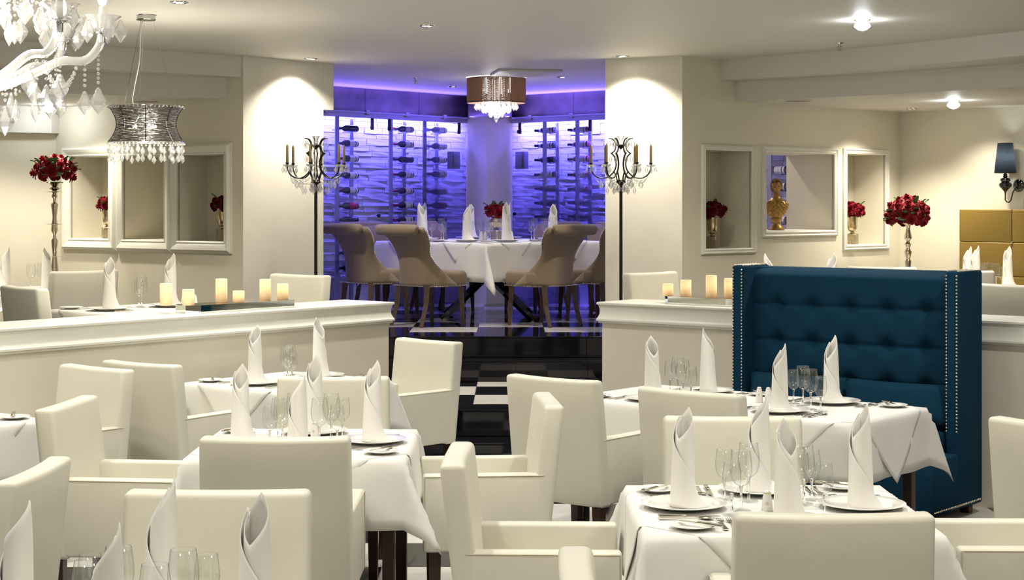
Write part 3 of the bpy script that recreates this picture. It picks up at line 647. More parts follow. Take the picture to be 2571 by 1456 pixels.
chairs = [  # x, y, z, facing, label
    (-.933, 6.85, 0, (0, 1), 'cream armchair seen from behind at the near side of the left-centre table'),
    (-.946, 8.52, 0, (0, -1), 'cream armchair facing the camera across the left-centre table'),
    (-1.76, 7.66, 0, (.995, -.1), 'cream armchair facing right at the left side of the left-centre table'),
    (-.13, 7.80, 0, (-.996, -.08), 'cream armchair facing left beside the aisle at the left-centre table'),
    (.954, 5.23, 0, (0, 1), 'large cream armchair seen from behind before the right foreground table'),
    (.95, 6.87, 0, (0, -1), 'cream armchair facing the camera across the right foreground table'),
    (.10, 6.12, 0, (1, -.03), 'cream armchair facing right at the left side of the right foreground table'),
    (1.89, 6.18, 0, (-1, .02), 'cream armchair cut by the right edge facing the right foreground table'),
    (.47, 4.17, 0, (1, 0), 'cream armchair of which only the back top shows at the bottom centre'),
    (-.94, 5.02, 0, (0, -1), 'cream armchair facing the camera at the nearest left table'),
    (-1.96, 5.77, 0, (-1, .05), 'cream armchair turned away at the lower left edge'),
    (.41, 9.02, 0, (.635, .772), 'cream armchair seen from behind left of the table facing the blue booth'),
    (1.07, 8.39, 0, (.635, .772), 'cream armchair seen from behind at the middle of the table facing the blue booth'),
    (-1.975, 9.86, 0, (.56, .83), 'cream armchair turned away at the left end of the half wall table'),
    (-.77, 11.0, 0, (-.69, -.72), 'cream armchair beside the black steps facing the half wall table'),
    (-2.53, 9.12, 0, (-.63, -.77), 'cream armchair under the left half wall facing the left edge'),
    (2.50, 7.15, 0, (.77, .63), 'cream armchair turned away at the right edge below the blue booth'),
    (-3.66, 13.6, ZM, (-.7, .7), 'grey-shaded armchair seen from behind before the silver flower stand'),
    (-2.93, 10.95, ZM, (.77, .63), 'cream armchair behind the half wall at the left edge'),
    (-4.36, 13.2, ZM, (-.2, 1), 'grey-shaded armchair sliver at the far left edge'),
    (-1.80, 12.42, ZM, (-.62, -.78), 'white armchair behind the candle tray beside the left candelabra'),
    (1.30, 12.85, ZM, (.7, -.7), 'pale armchair behind the right half wall beside the right candelabra'),
    (3.27, 14.5, ZM, (.36, .93), 'pale armchair top showing behind the blue booth below the rose stand'),
    (3.68, 13.70, ZM, (.3, .95), 'pale armchair seen from behind before the gold booth'),
    (3.55, 11.35, ZM, (.6, .8), 'pale armchair behind the right half wall at the right edge')]
for x, y, z, f, lab in chairs: CH.put((x, y, z), face(*f), lab, 'cream upholstered armchairs')
# ================================================================== tables and cloths
TZ = .757
def table(loc, rz, a, b, label, h=TZ):
    o = thing('dining_table', label, 'table', loc, rz, 'cloth-covered dining tables')
    mb = MB(); mb.box((0, 0, h-.015), (2*a, 2*b, .03), .004, 1); mb.build('tabletop', M['wood'], o)
    for sx in (-1, 1):
        for sy in (-1, 1): mb = MB(); mb.box((sx*(a-.07), sy*(b-.07), (h-.03)/2), (.055, .055, h-.03), .004, 1); mb.build('leg', M['wood'], o)
    mb = MB(); mb.box((0, 0, h-.07), (2*a-.16, 2*b-.16, .08), .004, 1); mb.build('apron', M['wood'], o)
    return o
def coords(a, L, n):
    inn = [-a+2*a*i/n for i in range(n+1)]; e = [L*(i/7)**1.2 for i in range(1, 8)]
    return [-a-q for q in e[::-1]]+inn+[a+q for q in e]
def hang(u, v, a, b, h, lift, seed=0, flare=.06, amp=.012):
    cx, cy = max(-a, min(a, u)), max(-b, min(b, v)); ox, oy = u-cx, v-cy; d = math.hypot(ox, oy)
    if d < 1e-6: return (u, v, h+lift)
    dx, dy = ox/d, oy/d; th = math.atan2(abs(oy), abs(ox)); c = math.sin(2*th)**2
    t = cx*9+cy*11+seed*2.1
    o = .010*(1-math.exp(-d/.012))+lift*.9+d*(flare+.30*c)+amp*min(1, d/.2)*math.sin(t*1.3)*(1-c)
    drop = d*math.sqrt(max(.2, 1-(flare+.30*c)**2))-.006*(1-math.exp(-d/.01))
    sw = .15*d*c*min(1, d/.25); qx, qy = (1 if ox > 0 else -1)*.707, (1 if oy > 0 else -1)*.707
    return (cx+dx*o-qy*sw, cy+dy*o+qx*sw, h+lift-drop)
def tablecloth(loc, rz, a, b, L, label, h=TZ, seed=0):
    mb = MB(); us, vs = coords(a, L, 14 if a < .6 else 24), coords(b, L, 14); n = len(us)
    v = [hang(p, q, a, b, h, .003, seed) for q in vs for p in us]; f = [(j*n+i, j*n+i+1, (j+1)*n+i+1, (j+1)*n+i) for j in range(len(vs)-1) for i in range(n-1)]
    mb.add((v, f)); o = mb.build('tablecloth', M['cloth'], None, smooth=180, loc=loc, rot=(0, 0, rz), solid=.0015); return tag(o, label, 'tablecloth', 'white tablecloths')
def topper(loc, rz, a, b, cu, D, label, h=TZ, seed=3, lift=.0050):
    mb = MB(); n = 44; v = []; f = []
    for j in range(n+1):
        for i in range(n+1):
            p, q = (i/n-.5)*2*D, (j/n-.5)*2*D; u, w_ = (p+q)/2+cu, (p-q)/2
            v.append(hang(u, w_, a, b, h, lift, seed, .085, .006))
    f = [(j*(n+1)+i, (j+1)*(n+1)+i, (j+1)*(n+1)+i+1, j*(n+1)+i+1) for j in range(n) for i in range(n)]
    mb.add((v, f)); o = mb.build('table_topper', M['topper'], None, smooth=180, loc=loc, rot=(0, 0, rz), solid=.0015); return tag(o, label, 'table topper', 'diamond-laid table toppers')
ZT = TZ+.0085        # surface the tableware stands on
# --- tableware prototypes
def lathe_thing(name, cat, parts, n=28):
    o = thing(name, '', cat)
    for pn, prof, m in parts: mb = MB(); mb.lathe(prof, n); mb.build(pn, m, o, smooth=45)
    return Proto(o)
CHARGER = lathe_thing('charger_plate', 'plate', [('rim', [(.105, .006), (.112, .010), (.155, .017), (.158, .019), (.156, .020), (.112, .0135), (.102, .009)], M['china']), ('well', [(0, .006), (.09, .006), (.103, .0095), (.106, .0062), (.09, .002), (.085, 0), (0, 0)], M['china'])], 40)
SIDE = lathe_thing('bread_plate', 'plate', [('rim', [(.050, .004), (.056, .007), (.078, .012), (.080, .0135), (.078, .0145), (.055, .010), (.049, .007)], M['china']), ('well', [(0, .004), (.045, .004), (.0505, .0075), (.051, .0045), (.044, .001), (0, 0)], M['china'])], 32)
def glass_proto(s, w):
    return lathe_thing('wine_glass', 'glass', [('bowl', [(.006*w, .088*s), (.016*w, .091*s), (.028*w, .101*s), (.037*w, .120*s), (.0405*w, .142*s), (.0395*w, .165*s), (.036*w, .192*s), (.0335*w, .212*s), (.0328*w, .2128*s), (.0328*w, .211*s)], M['glass']),
                                    ('stem', [(.006, .0055), (.0048, .02), (.0042, .05*s), (.005, .075*s), (.0075, .088*s), (0, .0915*s)], M['stem']), ('foot', [(0, 0), (.036, 0), (.0365, .0015), (.02, .004), (.006, .0075)], M['foot'])], 24)
GB, GS = glass_proto(1.02, 1.0), glass_proto(.88, .84)
def shaker():
    o = thing('shaker', '', 'shaker')
    mb = MB(); mb.lathe([(0, 0), (.020, 0), (.0215, .004), (.020, .03), (.016, .065), (.0125, .080)], 20); mb.build('body', M['china'], o)
    mb = MB(); mb.lathe([(.0126, .0795), (.0124, .0815), (.009, .087), (0, .089)], 20); mb.build('cap', M['china'], o)
    mb = MB(); mb.lathe([(.0129, .0785), (.0131, .0798), (.0128, .081)], 20); mb.build('gold_band', M['print'], o)
    mb = MB()
    for s in (-1, 1): mb.tube([(s*.0022+.0032*math.cos(t), -.0195-.0002, .046+.0045*math.sin(t)) for t in [2*PI*i/10 for i in range(10)]], .0005, 4, closed=True)
    mb.build('emblem', M['print'], o); return Proto(o)
SH = shaker()
def prism_outline(mb, pts, z0, z1): mb.prism(pts, z0, z1)
def fork():
    mb = MB(); mb.prism([(-.009, -.10), (.009, -.10), (.0065, -.06), (.0035, 0), (.0035, .03), (-.0035, .03), (-.0035, 0), (-.0065, -.06)], .001, .0045)
    mb.prism([(-.0035, .028), (.0035, .028), (.0115, .048), (.0115, .058), (-.0115, .058), (-.0115, .048)], .002, .005)
    for i in range(4): x = -.0098+i*.00653; mb.prism([(x-.0015, .056), (x+.0015, .056), (x+.001, .098), (x-.001, .098)], .003, .0052)
    return mb.mesh('fork')
def knife(L=.115):
    o = thing('table_knife', '', 'knife'); mb = MB(); mb.add(rbox(.016, .10, .009, .003, 2), Matrix.Translation((0, -.055, .0055))); mb.build('handle', M['steel'], o)
    mb = MB(); mb.prism([(-.006, -.008), (.008, -.008), (.010, .03), (.009, L-.03), (.002, L), (-.006, L-.01)], .003, .0055); mb.build('blade', M['steel'], o, smooth=0); return Proto(o)
def spoon():
    mb = MB(); mb.prism([(-.009, -.10), (.009, -.10), (.006, -.06), (.0032, 0), (.0032, .04), (-.0032, .04), (-.0032, 0), (-.006, -.06)], .001, .0045)
    mb.grid(lambda a, b: (.019*math.sin(PI*b)*math.cos(PI*a)*-1, .065-.030*math.cos(PI*b), .0045-.004*math.sin(PI*b)*math.sin(PI*a)*.9), 8, 8)
    return mb.mesh('spoon')
FORK_ME, SPOON_ME = fork(), spoon()
KN, BK = knife(), knife(.075)
def napkin(seed):
    r = random.Random(seed); mb = MB(); tot = 3.55*PI; hh = r.uniform(.355, .375); lo = r.uniform(.215, .25)
    def fn(a, b):
        ph = a*tot; rad = .034+.0012*ph
        if ph <= 2*PI: dl = abs((ph-2*PI*.82+PI) % (2*PI)-PI); top = lo+(hh-lo)*max(0, 1-dl/PI)**1.1
        else:
            q = (ph-2*PI)/(tot-2*PI); t2 = lo+(hh-lo)*(1-.36)**1.1; top = t2*(1-q)**.95+.012
        z = b*top; fl = (1-b)**2
        if ph > 2*PI: q = (ph-2*PI)/(tot-2*PI); rad += .070*q**3*fl+.003
        rad *= 1+.08*fl-.10*b-.22*(z/hh)**5+.012*math.sin(3*ph)*fl
        return (rad*math.cos(ph), rad*math.sin(ph), z)
    mb.grid(fn, 90, 14); return mb.mesh('napkin')
NAP = [napkin(k) for k in range(4)]
for me in NAP: me.materials.append(M['napkin'])
def put_mesh(name, me, m, loc, rz, label, cat, group, solid=0, tilt=0):
    o = mk(name, me, m, None, 40 if solid == 0 else 180, loc, (tilt, tilt*.6, rz), solid); return tag(o, label, cat, group)
nap_i = [0]
def put_napkin(x, y, z, rz, label):
    nap_i[0] += 1; return put_mesh('folded_napkin', NAP[nap_i[0] % 4], None, (x, y, z), rz, label, 'napkin', 'rolled white napkins', .0018, math.radians(1.0*math.sin(nap_i[0]*2.3)))
def setting(edge, f, where, z=ZT, items='CNSBFfKPGg', nrz=None):
    """edge = point on the table edge in front of the seat, f = facing of the seat (unit), where = words"""
    f = V2(*f).normalized(); r = V2(f.y, -f.x); e = V2(*edge); rz = face(f.x, f.y)
    def at(a, b): q = e+r*a+f*b; return q.x, q.y
    if 'C' in items: x, y = at(0, .175); CHARGER.put((x, y, z), rz, 'large white charger plate, %s' % where, 'charger plates')
    if 'N' in items: x, y = at(.0, .175); put_napkin(x, y, z+(.0065 if 'C' in items else 0), (nrz if nrz is not None else .8*PI+random.uniform(-1.5, 1.5)), 'tall rolled white napkin, %s' % where)
    if 'S' in items: x, y = at(-.335, .11); SIDE.put((x, y, z), rz, 'small white bread plate, %s' % where, 'bread plates')
    if 'B' in items: x, y = at(-.335+.012, .11); BK.put((x, y, z+.0145), rz+.9, 'butter knife on bread plate, %s' % where, 'butter knives')
    if 'F' in items: x, y = at(-.225, .17); put_mesh('dinner_fork', FORK_ME, M['steel'], (x, y, z), rz, 'outer dinner fork, %s' % where, 'fork', 'dinner forks')
    if 'f' in items: x, y = at(-.192, .175); put_mesh('dinner_fork', FORK_ME, M['steel'], (x, y, z), rz, 'inner dinner fork, %s' % where, 'fork', 'dinner forks')
    if 'K' in items: x, y = at(.195, .17); KN.put((x, y, z), rz, 'dinner knife, %s' % where, 'dinner knives')
    if 'P' in items: x, y = at(.228, .165); put_mesh('soup_spoon', SPOON_ME, M['steel'], (x, y, z), rz, 'soup spoon, %s' % where, 'spoon', 'soup spoons')
    if 'G' in items: x, y = at(.07, .375); GB.put((x, y, z), rz, 'larger wine glass, %s' % where, 'wine glasses')
    if 'g' in items: x, y = at(.155, .33); GS.put((x, y, z), rz, 'smaller wine glass, %s' % where, 'wine glasses')
def square(c, rz, a, name, sides, L=.31, items=None, z=0, shak=None, D=.33, tl=None):
    cx, cy = c; table((cx, cy, z), rz, a, a, 'square dining table under white cloth, %s' % (tl or name)); tablecloth((cx, cy, z), rz, a, a, L, 'white tablecloth on the %s' % name, seed=cx*3)
    topper((cx, cy, z), rz, a, a, 0, a+D, 'diamond-laid white topper on the %s' % name)
    R = Matrix.Rotation(rz, 2)
    for sd, (vx, vy, it) in sides.items():
        d = R @ V2(vx, vy); e = V2(cx, cy)-d*a; setting(tuple(e), tuple(d), '%s of the %s' % (sd, name), z+ZT, it)
    if shak:
        for k, (dx, dy) in enumerate(shak): SH.put((cx+dx, cy+dy, z+ZT), -.2, '%s white shaker on the %s' % (('left', 'right')[k], name), 'salt and pepper shakers')
ALL = 'CNSBFfKPGg'
square((.95, 6.05), 0, .50, 'right foreground table', {'left place': (1, 0, ALL), 'right place': (-1, 0, ALL), 'near place': (0, 1, ALL), 'far place': (0, -1, ALL)}, shak=((-.045, -.16), (-.01-.0+.015, -.18)))
square((-.95, 7.70), 0, .48, 'left-centre table', {'left place': (1, 0, 'CNSBGgFf'), 'right place': (-1, 0, ALL), 'near place': (0, 1, 'NSBGg'), 'far place': (0, -1, 'CNGg')}, shak=((-.03, .02), (.03, .05)))
square((-.95, 4.20), 0, .48, 'nearest left table', {'left place': (1, 0, 'NG'), 'right place': (-1, 0, 'NGg'), 'near place': (0, 1, 'NG'), 'far place': (0, -1, 'NGg')})
square((-1.40, 10.40), face(.62, .78), .45, 'table by the left half wall', {'left place': (0, 1, ALL), 'right place': (0, -1, ALL)})
square((-3.03, 8.50), face(.62, .78), .44, 'table at the left edge', {'right place': (0, -1, 'SB')})
# long table before the blue booth
C3 = V2(1.70, 8.37); A3, B3 = .90, .44; c3 = C3+U3*A3+V3*B3; rz3 = math.atan2(-U3.y, -U3.x)
table((c3.x, c3.y, 0), rz3, A3, B3, 'long dining table under white cloth before the blue booth')
tablecloth((c3.x, c3.y, 0), rz3, A3, B3, .32, 'long white tablecloth on the table facing the blue booth', seed=5)
topper((c3.x, c3.y, 0), rz3, A3, B3, .46, B3+.36, 'right diamond-laid topper on the table facing the blue booth')
topper((c3.x, c3.y, 0), rz3, A3, B3, -.46, B3+.36, 'left diamond-laid topper on the table facing the blue booth', seed=3, lift=.0074)
nm3 = 'table facing the blue booth'
for u, sd in ((.50, 'right'), (1.32, 'left')):
    e = C3+U3*u; setting(tuple(e), tuple(V3), '%s chair side of the %s' % (sd, nm3))
    e = C3+U3*(u-.02)+V3*(2*B3); setting(tuple(e), tuple(-V3), '%s booth side of the %s' % (sd, nm3))
q = C3+U3*.80+V3*.46
SH.put((q.x, q.y, ZT), -.3, 'left white shaker on the %s' % nm3, 'salt and pepper shakers'); SH.put((q.x+.047, q.y-.02, ZT), -.3, 'right white shaker on the %s' % nm3, 'salt and pepper shakers')
# tables of the rear rooms
square((-2.58, 11.54), face(.62, .78), .44, 'table behind the candle tray', {'left place': (0, 1, 'CNFKS'), 'right place': (0, -1, 'CNGg')}, z=ZM, shak=((.28, .10), (.35, .13)))
square((-4.12, 14.25), face(-.7, .7), .42, 'far left table', {'near place': (0, 1, 'NGFf'), 'left place': (1, 0, 'NG')}, z=ZM)
square((2.12, 12.22), face(.77, -.63), .44, 'table hidden behind the blue booth', {'left place': (0, 1, 'N'), 'right place': (0, -1, 'N')}, z=ZM)
square((4.13, 14.29), face(.65, -.76), .42, 'table by the gold booth', {'left place': (0, 1, 'NG'), 'booth place': (-1, 0, 'NGg'), 'near place': (1, 0, 'NGg')}, z=ZM)
square((3.55, 15.32), face(.65, -.76), .32, 'small table in the right corner', {}, z=ZM, L=.2)
# ================================================================== big square alcove table, one corner towards the room
RC = V2(-.24, 16.6); RA = .79; R45 = PI/4
o = thing('alcove_table', 'large square table with crossed steel legs under white cloth in the alcove', 'table', (RC.x, RC.y, ZP), R45)
mb = MB(); mb.box((0, 0, TZ-.02), (2*RA, 2*RA, .04), .004, 1); mb.build('tabletop', M['wood'], o)
for s in (-1, 1):
    for t in (-1, 1):
        a_, b_ = Matrix.Rotation(-R45, 2) @ V2(s*.44, t*.40), Matrix.Rotation(-R45, 2) @ V2(-s*.30, t*.40)
        mb = MB(); mb.tube([(a_.x, a_.y, 0), (b_.x, b_.y, .72)], .032, 4); mb.build('leg', M['chrome'], o, smooth=0)
tablecloth((RC.x, RC.y, ZP), R45, RA, RA, .37, 'white tablecloth with a long hanging corner on the alcove table', seed=2)
for k, (sx, sy, w_) in enumerate(((-1, -1, 'front'), (1, -1, 'right'), (-1, 1, 'left'), (1, 1, 'rear'))):
    mb = MB(); n = 30; D = .395+.20; v = []
    for j in range(n+1):
        for i in range(n+1):
            p, q = (i/n-.5)*2*D, (j/n-.5)*2*D; v.append(hang((p+q)/2+sx*.395, (p-q)/2+sy*.395, RA, RA, TZ, .0048+.0022*k, 3, .085, .004))
    mb.add((v, [(j*(n+1)+i, (j+1)*(n+1)+i, (j+1)*(n+1)+i+1, j*(n+1)+i+1) for j in range(n) for i in range(n)]))
    tag(mb.build('table_topper', M['topper'], None, smooth=180, loc=(RC.x, RC.y, ZP), rot=(0, 0, R45), solid=.0012), 'diamond-laid topper on the %s quarter of the alcove table' % w_, 'table topper', 'diamond-laid table toppers')
ZR = ZP+TZ+.0124
# --- taupe scroll-back chairs
def scroll_chair(mt):
    o = thing('scroll_back_chair', '', 'chair')
    def prof(t):      # half width, rear y, wing depth at height t 0..1 (z .36 -> .87)
        hw = .25-.045*math.sin(PI*min(1, t*1.1))**1.5+.035*max(0, t-.6)/.4
        y = -.235-.03*t-.12*max(0, t-.55)**2/.2
        wing = .30*(1-min(1, t/.62))**1.4+.035
        return hw, y, wing
    def fn(a, b):
        s = a*2-1; hw, y, wg = prof(b); return (s*hw, y+wg*abs(s)**5+.03*s*s, .37+.53*b)
    mb = MB(); mb.grid(fn, 20, 16); mb.build('backrest', mt, o, smooth=180, solid=.05)
    hw, y, wg = prof(1)
    mb = MB(); mb.tube([(-.268, y+.002, .884), (-.262, y-.004, .889), (-.245, y-.010, .892), (0, y-.022, .892), (.245, y-.010, .892), (.262, y-.004, .889), (.268, y+.002, .884)], [.02, .044, .052, .054, .052, .044, .02], 18); mb.build('scroll_roll', mt, o, smooth=60)
    mb = MB(); mb.box((0, .075, .435), (.50, .40, .15), .045, 4); mb.box((0, -.10, .425), (.36, .22, .12), .03, 3); mb.build('seat', mt, o, smooth=60)
    bd = MB(); 
    def nail(p): bd.lathe([(0, -.0055), (.0045, -.003), (.0062, 0), (.0045, .003), (0, .0055)], 6, p)
    for s in (-1, 1):
        for i in range(34):
            b = i/33; hw, y, wg = prof(b); nail((s*(hw+.006), y+wg+.028, .37+.53*b))
        for i in range(24): nail((s*.252, -.22+.47*i/23, .372))
    for i in range(25): nail((-.24+.48*i/24, .272, .372)); nail((-.20+.40*i/24, -.262, .377)); nail((-.19+.38*i/24, prof(.93)[1]-.027, .845))
    tag(bd.build('nailhead_trim', M['nail'], o, smooth=180), kind='stuff')
    for sx in (-1, 1):
        mb = MB(); mb.tube([(sx*.205, .215, .37), (sx*.212, .225, .15), (sx*.215, .232, 0)], [.036, .029, .022], 4); mb.build('leg', M['oak'], o, smooth=0)
        mb = MB(); mb.tube([(sx*.195, -.20, .37), (sx*.200, -.22, .2), (sx*.208, -.285, 0)], [.036, .030, .023], 4); mb.build('leg', M['oak'], o, smooth=0)
    return Proto(o)
SC = scroll_chair(M['taupe'])
names8 = [('fl', -1, 'taupe scroll-back chair at the left corner of the alcove table', 'left seat, front left side'), ('fl', 1, 'taupe scroll-back chair left of the hanging cloth corner, seen from behind', 'right seat, front left side'),
          ('fr', -1, 'taupe scroll-back chair right of the hanging cloth corner, seen from behind', 'left seat, front right side'), ('fr', 1, 'taupe scroll-back chair cut by the right pillar', 'right seat, front right side'),
          ('rl', -1, 'scroll-back chair top behind the left corner of the alcove table', 'left seat, rear left side'), ('rl', 1, 'pale lit scroll-back chair top behind the left napkins of the alcove table', 'right seat, rear left side'),
          ('rr', -1, 'scroll-back chair top left behind the right napkins of the alcove table', 'left seat, rear right side'), ('rr', 1, 'scroll-back chair top beside the right pillar', 'right seat, rear right side')]
q_ = math.sqrt(.5); inw = {'fl': V2(q_, q_), 'fr': V2(-q_, q_), 'rl': V2(q_, -q_), 'rr': V2(-q_, -q_)}
alg = {'fl': V2(q_, -q_), 'fr': V2(q_, q_), 'rl': V2(q_, q_), 'rr': V2(q_, -q_)}
for sd, k, lab, seat in names8:
    f = inw[sd]; e = RC-f*RA+alg[sd]*(.395*k); c = e-f*((.36 if sd[0] == 'f' else .30))
    SC.put((c.x, c.y, ZP), face(f.x, f.y), lab, 'taupe scroll-back chairs')
    e2 = RC-f*RA+alg[sd]*(.33*k); setting(tuple(e2+f*.02), tuple(f), '%s of the alcove table' % seat, ZR, 'CNGgS' if sd[0] == 'f' else 'CNGg')
for k, dx in enumerate((-.155, -.115, .105, .145)): SH.put((RC.x+.09+dx, RC.y-.08, ZR), -.1, '%s white shaker by the rose bowl on the alcove table' % ['outer left', 'inner left', 'inner right', 'outer right'][k], 'salt and pepper shakers')
# ================================================================== roses and vases
def rose_mesh(seed):
    r = random.Random(seed); mb = MB()
    for ring, (n, rad, h, op) in enumerate(((3, .010, .034, .05), (4, .019, .036, .25), (5, .029, .034, .55), (6, .038, .028, .9))):
        for k in range(n):
            a0 = 2*PI*(k+r.uniform(-.15, .15))/n+ring*.6; wd = 2*PI/n*.72
            def fn(a, b):
                t = a0+(a-.5)*2*wd*(.55+.45*math.sin(PI*min(1, b*.8+.2))); rr = rad*(.35+.65*b**.6)+op*.016*b**3; z = h*b-(.010*op)*b**4*1.5+.006*math.cos((a-.5)*PI)*b-.012*ring*.5
                return (rr*math.cos(t), rr*math.sin(t), z)
            mb.grid(fn, 5, 4)
    mb.lathe([(0, -.02), (.022, -.012), (.028, 0), (.012, .014), (0, .016)], 10)
    return mb.mesh('rose')
ROSES = [rose_mesh(k) for k in range(3)]
RDARK = [m.copy() for m in ROSES]
for m_ in ROSES: m_.materials.append(M['rose'])
for m_ in RDARK: m_.materials.append(M['rose_dark'])
def leaf_mesh():
    mb = MB(); mb.grid(lambda a, b: ((a-.5)*.042*math.sin(PI*min(.98, b*.95+.03))**.8, b*.075, .012*math.sin(b*2.5)+.02*abs(a-.5)), 4, 7); me = mb.mesh('leaf'); me.materials.append(M['leaf']); return me
LEAF = leaf_mesh()
def bouquet(parent, c, R, n, seed, flat=.8, dark=False, leaves=12, sc=1.0, lo=-.35):
    r = random.Random(seed); ga = PI*(3-math.sqrt(5))
    core = MB(); core.lathe([(0, -R*.35*flat), (R*.55, -R*.2*flat), (R*.68, R*.1*flat), (R*.5, R*.5*flat), (0, R*.65*flat)], 14, c); core.build('foliage_core', M['leaf'], parent, smooth=180)
    for i in range(n):
        z = 1-(1-lo)*(i+.5)/n; rr = math.sqrt(max(0, 1-z*z)); a = ga*i+seed; d = Vector((rr*math.cos(a), rr*math.sin(a), z))
        p = Vector(c)+Vector((d.x, d.y, d.z*flat))*R*r.uniform(.80, .92); me = (RDARK if dark else ROSES)[i % 3]
        o = bpy.data.objects.new('rose', me); COL.objects.link(o); o.parent = parent; o.location = p; o.rotation_mode = 'QUATERNION'; o.rotation_quaternion = d.to_track_quat('Z', 'Y'); k = sc*r.uniform(.92, 1.15); o.scale = (k, k, k)
    for i in range(leaves):
        a = r.uniform(0, 2*PI); z = r.uniform(-.5, .75); rr = math.sqrt(1-z*z); d = Vector((rr*math.cos(a), rr*math.sin(a), z))
        o = bpy.data.objects.new('leaf', LEAF); COL.objects.link(o); o.parent = parent; o.location = Vector(c)+Vector((d.x, d.y, d.z*flat))*R*.82
        o.rotation_mode = 'QUATERNION'; o.rotation_quaternion = (d+Vector((0, 0, r.uniform(-.2, .5)))).to_track_quat('Y', 'Z'); k = sc*r.uniform(.8, 1.2); o.scale = (k, k, k)
    for m_ in ROSES+RDARK+[LEAF]:
        m_.polygons.foreach_set('use_smooth', [True]*len(m_.polygons))
def vase(loc, label, seed, tall=True, dark=False, R=.10, n=14, rz=.6, blf=4):
    o = thing('rose_vase', label, 'vase', loc, rz, 'silver vases of red roses')
    mb = MB(); mb.box((0, 0, .05), (.095, .095, .10), .004, 1); mb.build('pedestal', M['hammer'], o)
    if tall: pr = [(0, .10), (.022, .10), (.026, .106), (.016, .112), (.016, .118), (.034, .128), (.045, .155), (.048, .20), (.052, .265), (.050, .265), (.044, .20), (0, .15)]; top = .265
    else: pr = [(0, .10), (.03, .10), (.034, .107), (.02, .113), (.045, .122), (.068, .15), (.076, .185), (.072, .225), (.066, .235), (.062, .235), (.066, .19), (0, .15)]; top = .235
    mb = MB(); mb.lathe(pr, 28); mb.build('cup', M['mercury'], o, smooth=60)
    bouquet(o, (0, 0, top+R*.45), R, n, seed, .72, dark, blf, .95, -.25); return o
vase((RC.x+.085, RC.y-.10, ZR), 'round silver bowl of red roses at the centre of the alcove table', 3, False, False, .105, 12, .75, 7)
def nich(W, px, z, t): s = W.s_of(px, t); q = W.at(s, t); return (q.x, q.y, z)
vase(nich(WR, 1789, 1.488, .17), 'silver vase of dark red roses in the right niche nearest the pillar', 11, True, True, .105, 16, 1.1, 2)
vase(nich(WR, 2140, 1.486, .15), 'silver vase of red roses in the right niche nearest the corner', 13, True, False, .105, 16, 1.1, 2)
vase(nich(WL, 559, 1.553, .16), 'silver vase of dark roses in the left niche nearest the pillar', 17, True, True, .085, 10, .4, 4)
vase(nich(WL, 270, 1.558, .16), 'silver vase of red roses in the left niche nearest the flower stand', 19, True, False, .085, 10, .4, 5)
def stand(loc, label, prof, R, n, seed, cz, flat, lv, discs=()):
    o = thing('flower_stand', label, 'flower stand', loc, 0, 'tall silver rose stands')
    mb = MB(); mb.lathe(prof, 24); mb.build('stem', M['silver'], o, smooth=45)
    for z in discs: mb = MB(); mb.lathe([(0, z-.012), (.02, z-.010), (.03, z-.004), (.075, z+.001), (.076, z+.003), (.03, z+.006), (.02, z+.012), (0, z+.014)], 28); mb.build('drip_disc', M['silver'], o)
    bouquet(o, (0, 0, cz), R, n, seed, flat, False, lv, 1.0, -.45); return o
d_ = 14.5; zt = ZM+TZ+.009; x_ = X(137, d_)
zz = lambda y: ZY(y, d_)-zt
stand((x_, d_, zt), 'silver stand of red roses on the far left table', [(.0, 0), (.055, 0), (.06, .006), (.03, .014), (.018, .03), (.034, zz(680)), (.018, zz(640)), (.03, zz(604)), (.014, zz(597)), (.014, zz(588)), (.032, zz(578)), (.018, zz(545)), (.032, zz(512)), (.014, zz(508)), (.014, zz(500)), (.026, zz(494)), (.016, zz(484)), (.016, zz(478)), (.05, zz(474)), (.02, zz(468)), (.06, zz(461)), (.075, zz(459)), (.07, zz(457)), (0, zz(460))],
      .185, 20, 5, zz(430), .72, 22, (zz(644), zz(563), zz(482)))
d_ = 15.3; x_ = X(2280, d_)
stand((x_, d_, zt), 'silver stand with a dome of red roses in the right corner', [(0, 0), (.06, 0), (.06, .01), (.025, .03), (.018, zz(690)), (.03, zz(655)), (.018, zz(650)), (.034, zz(632)), (.016, zz(622)), (.03, zz(612)), (.014, zz(606)), (.036, zz(598)), (.030, zz(588)), (.018, zz(574)), (.022, zz(566)), (.05, zz(560)), (0, zz(556))],
      .205, 34, 23, zz(540), .85, 18)
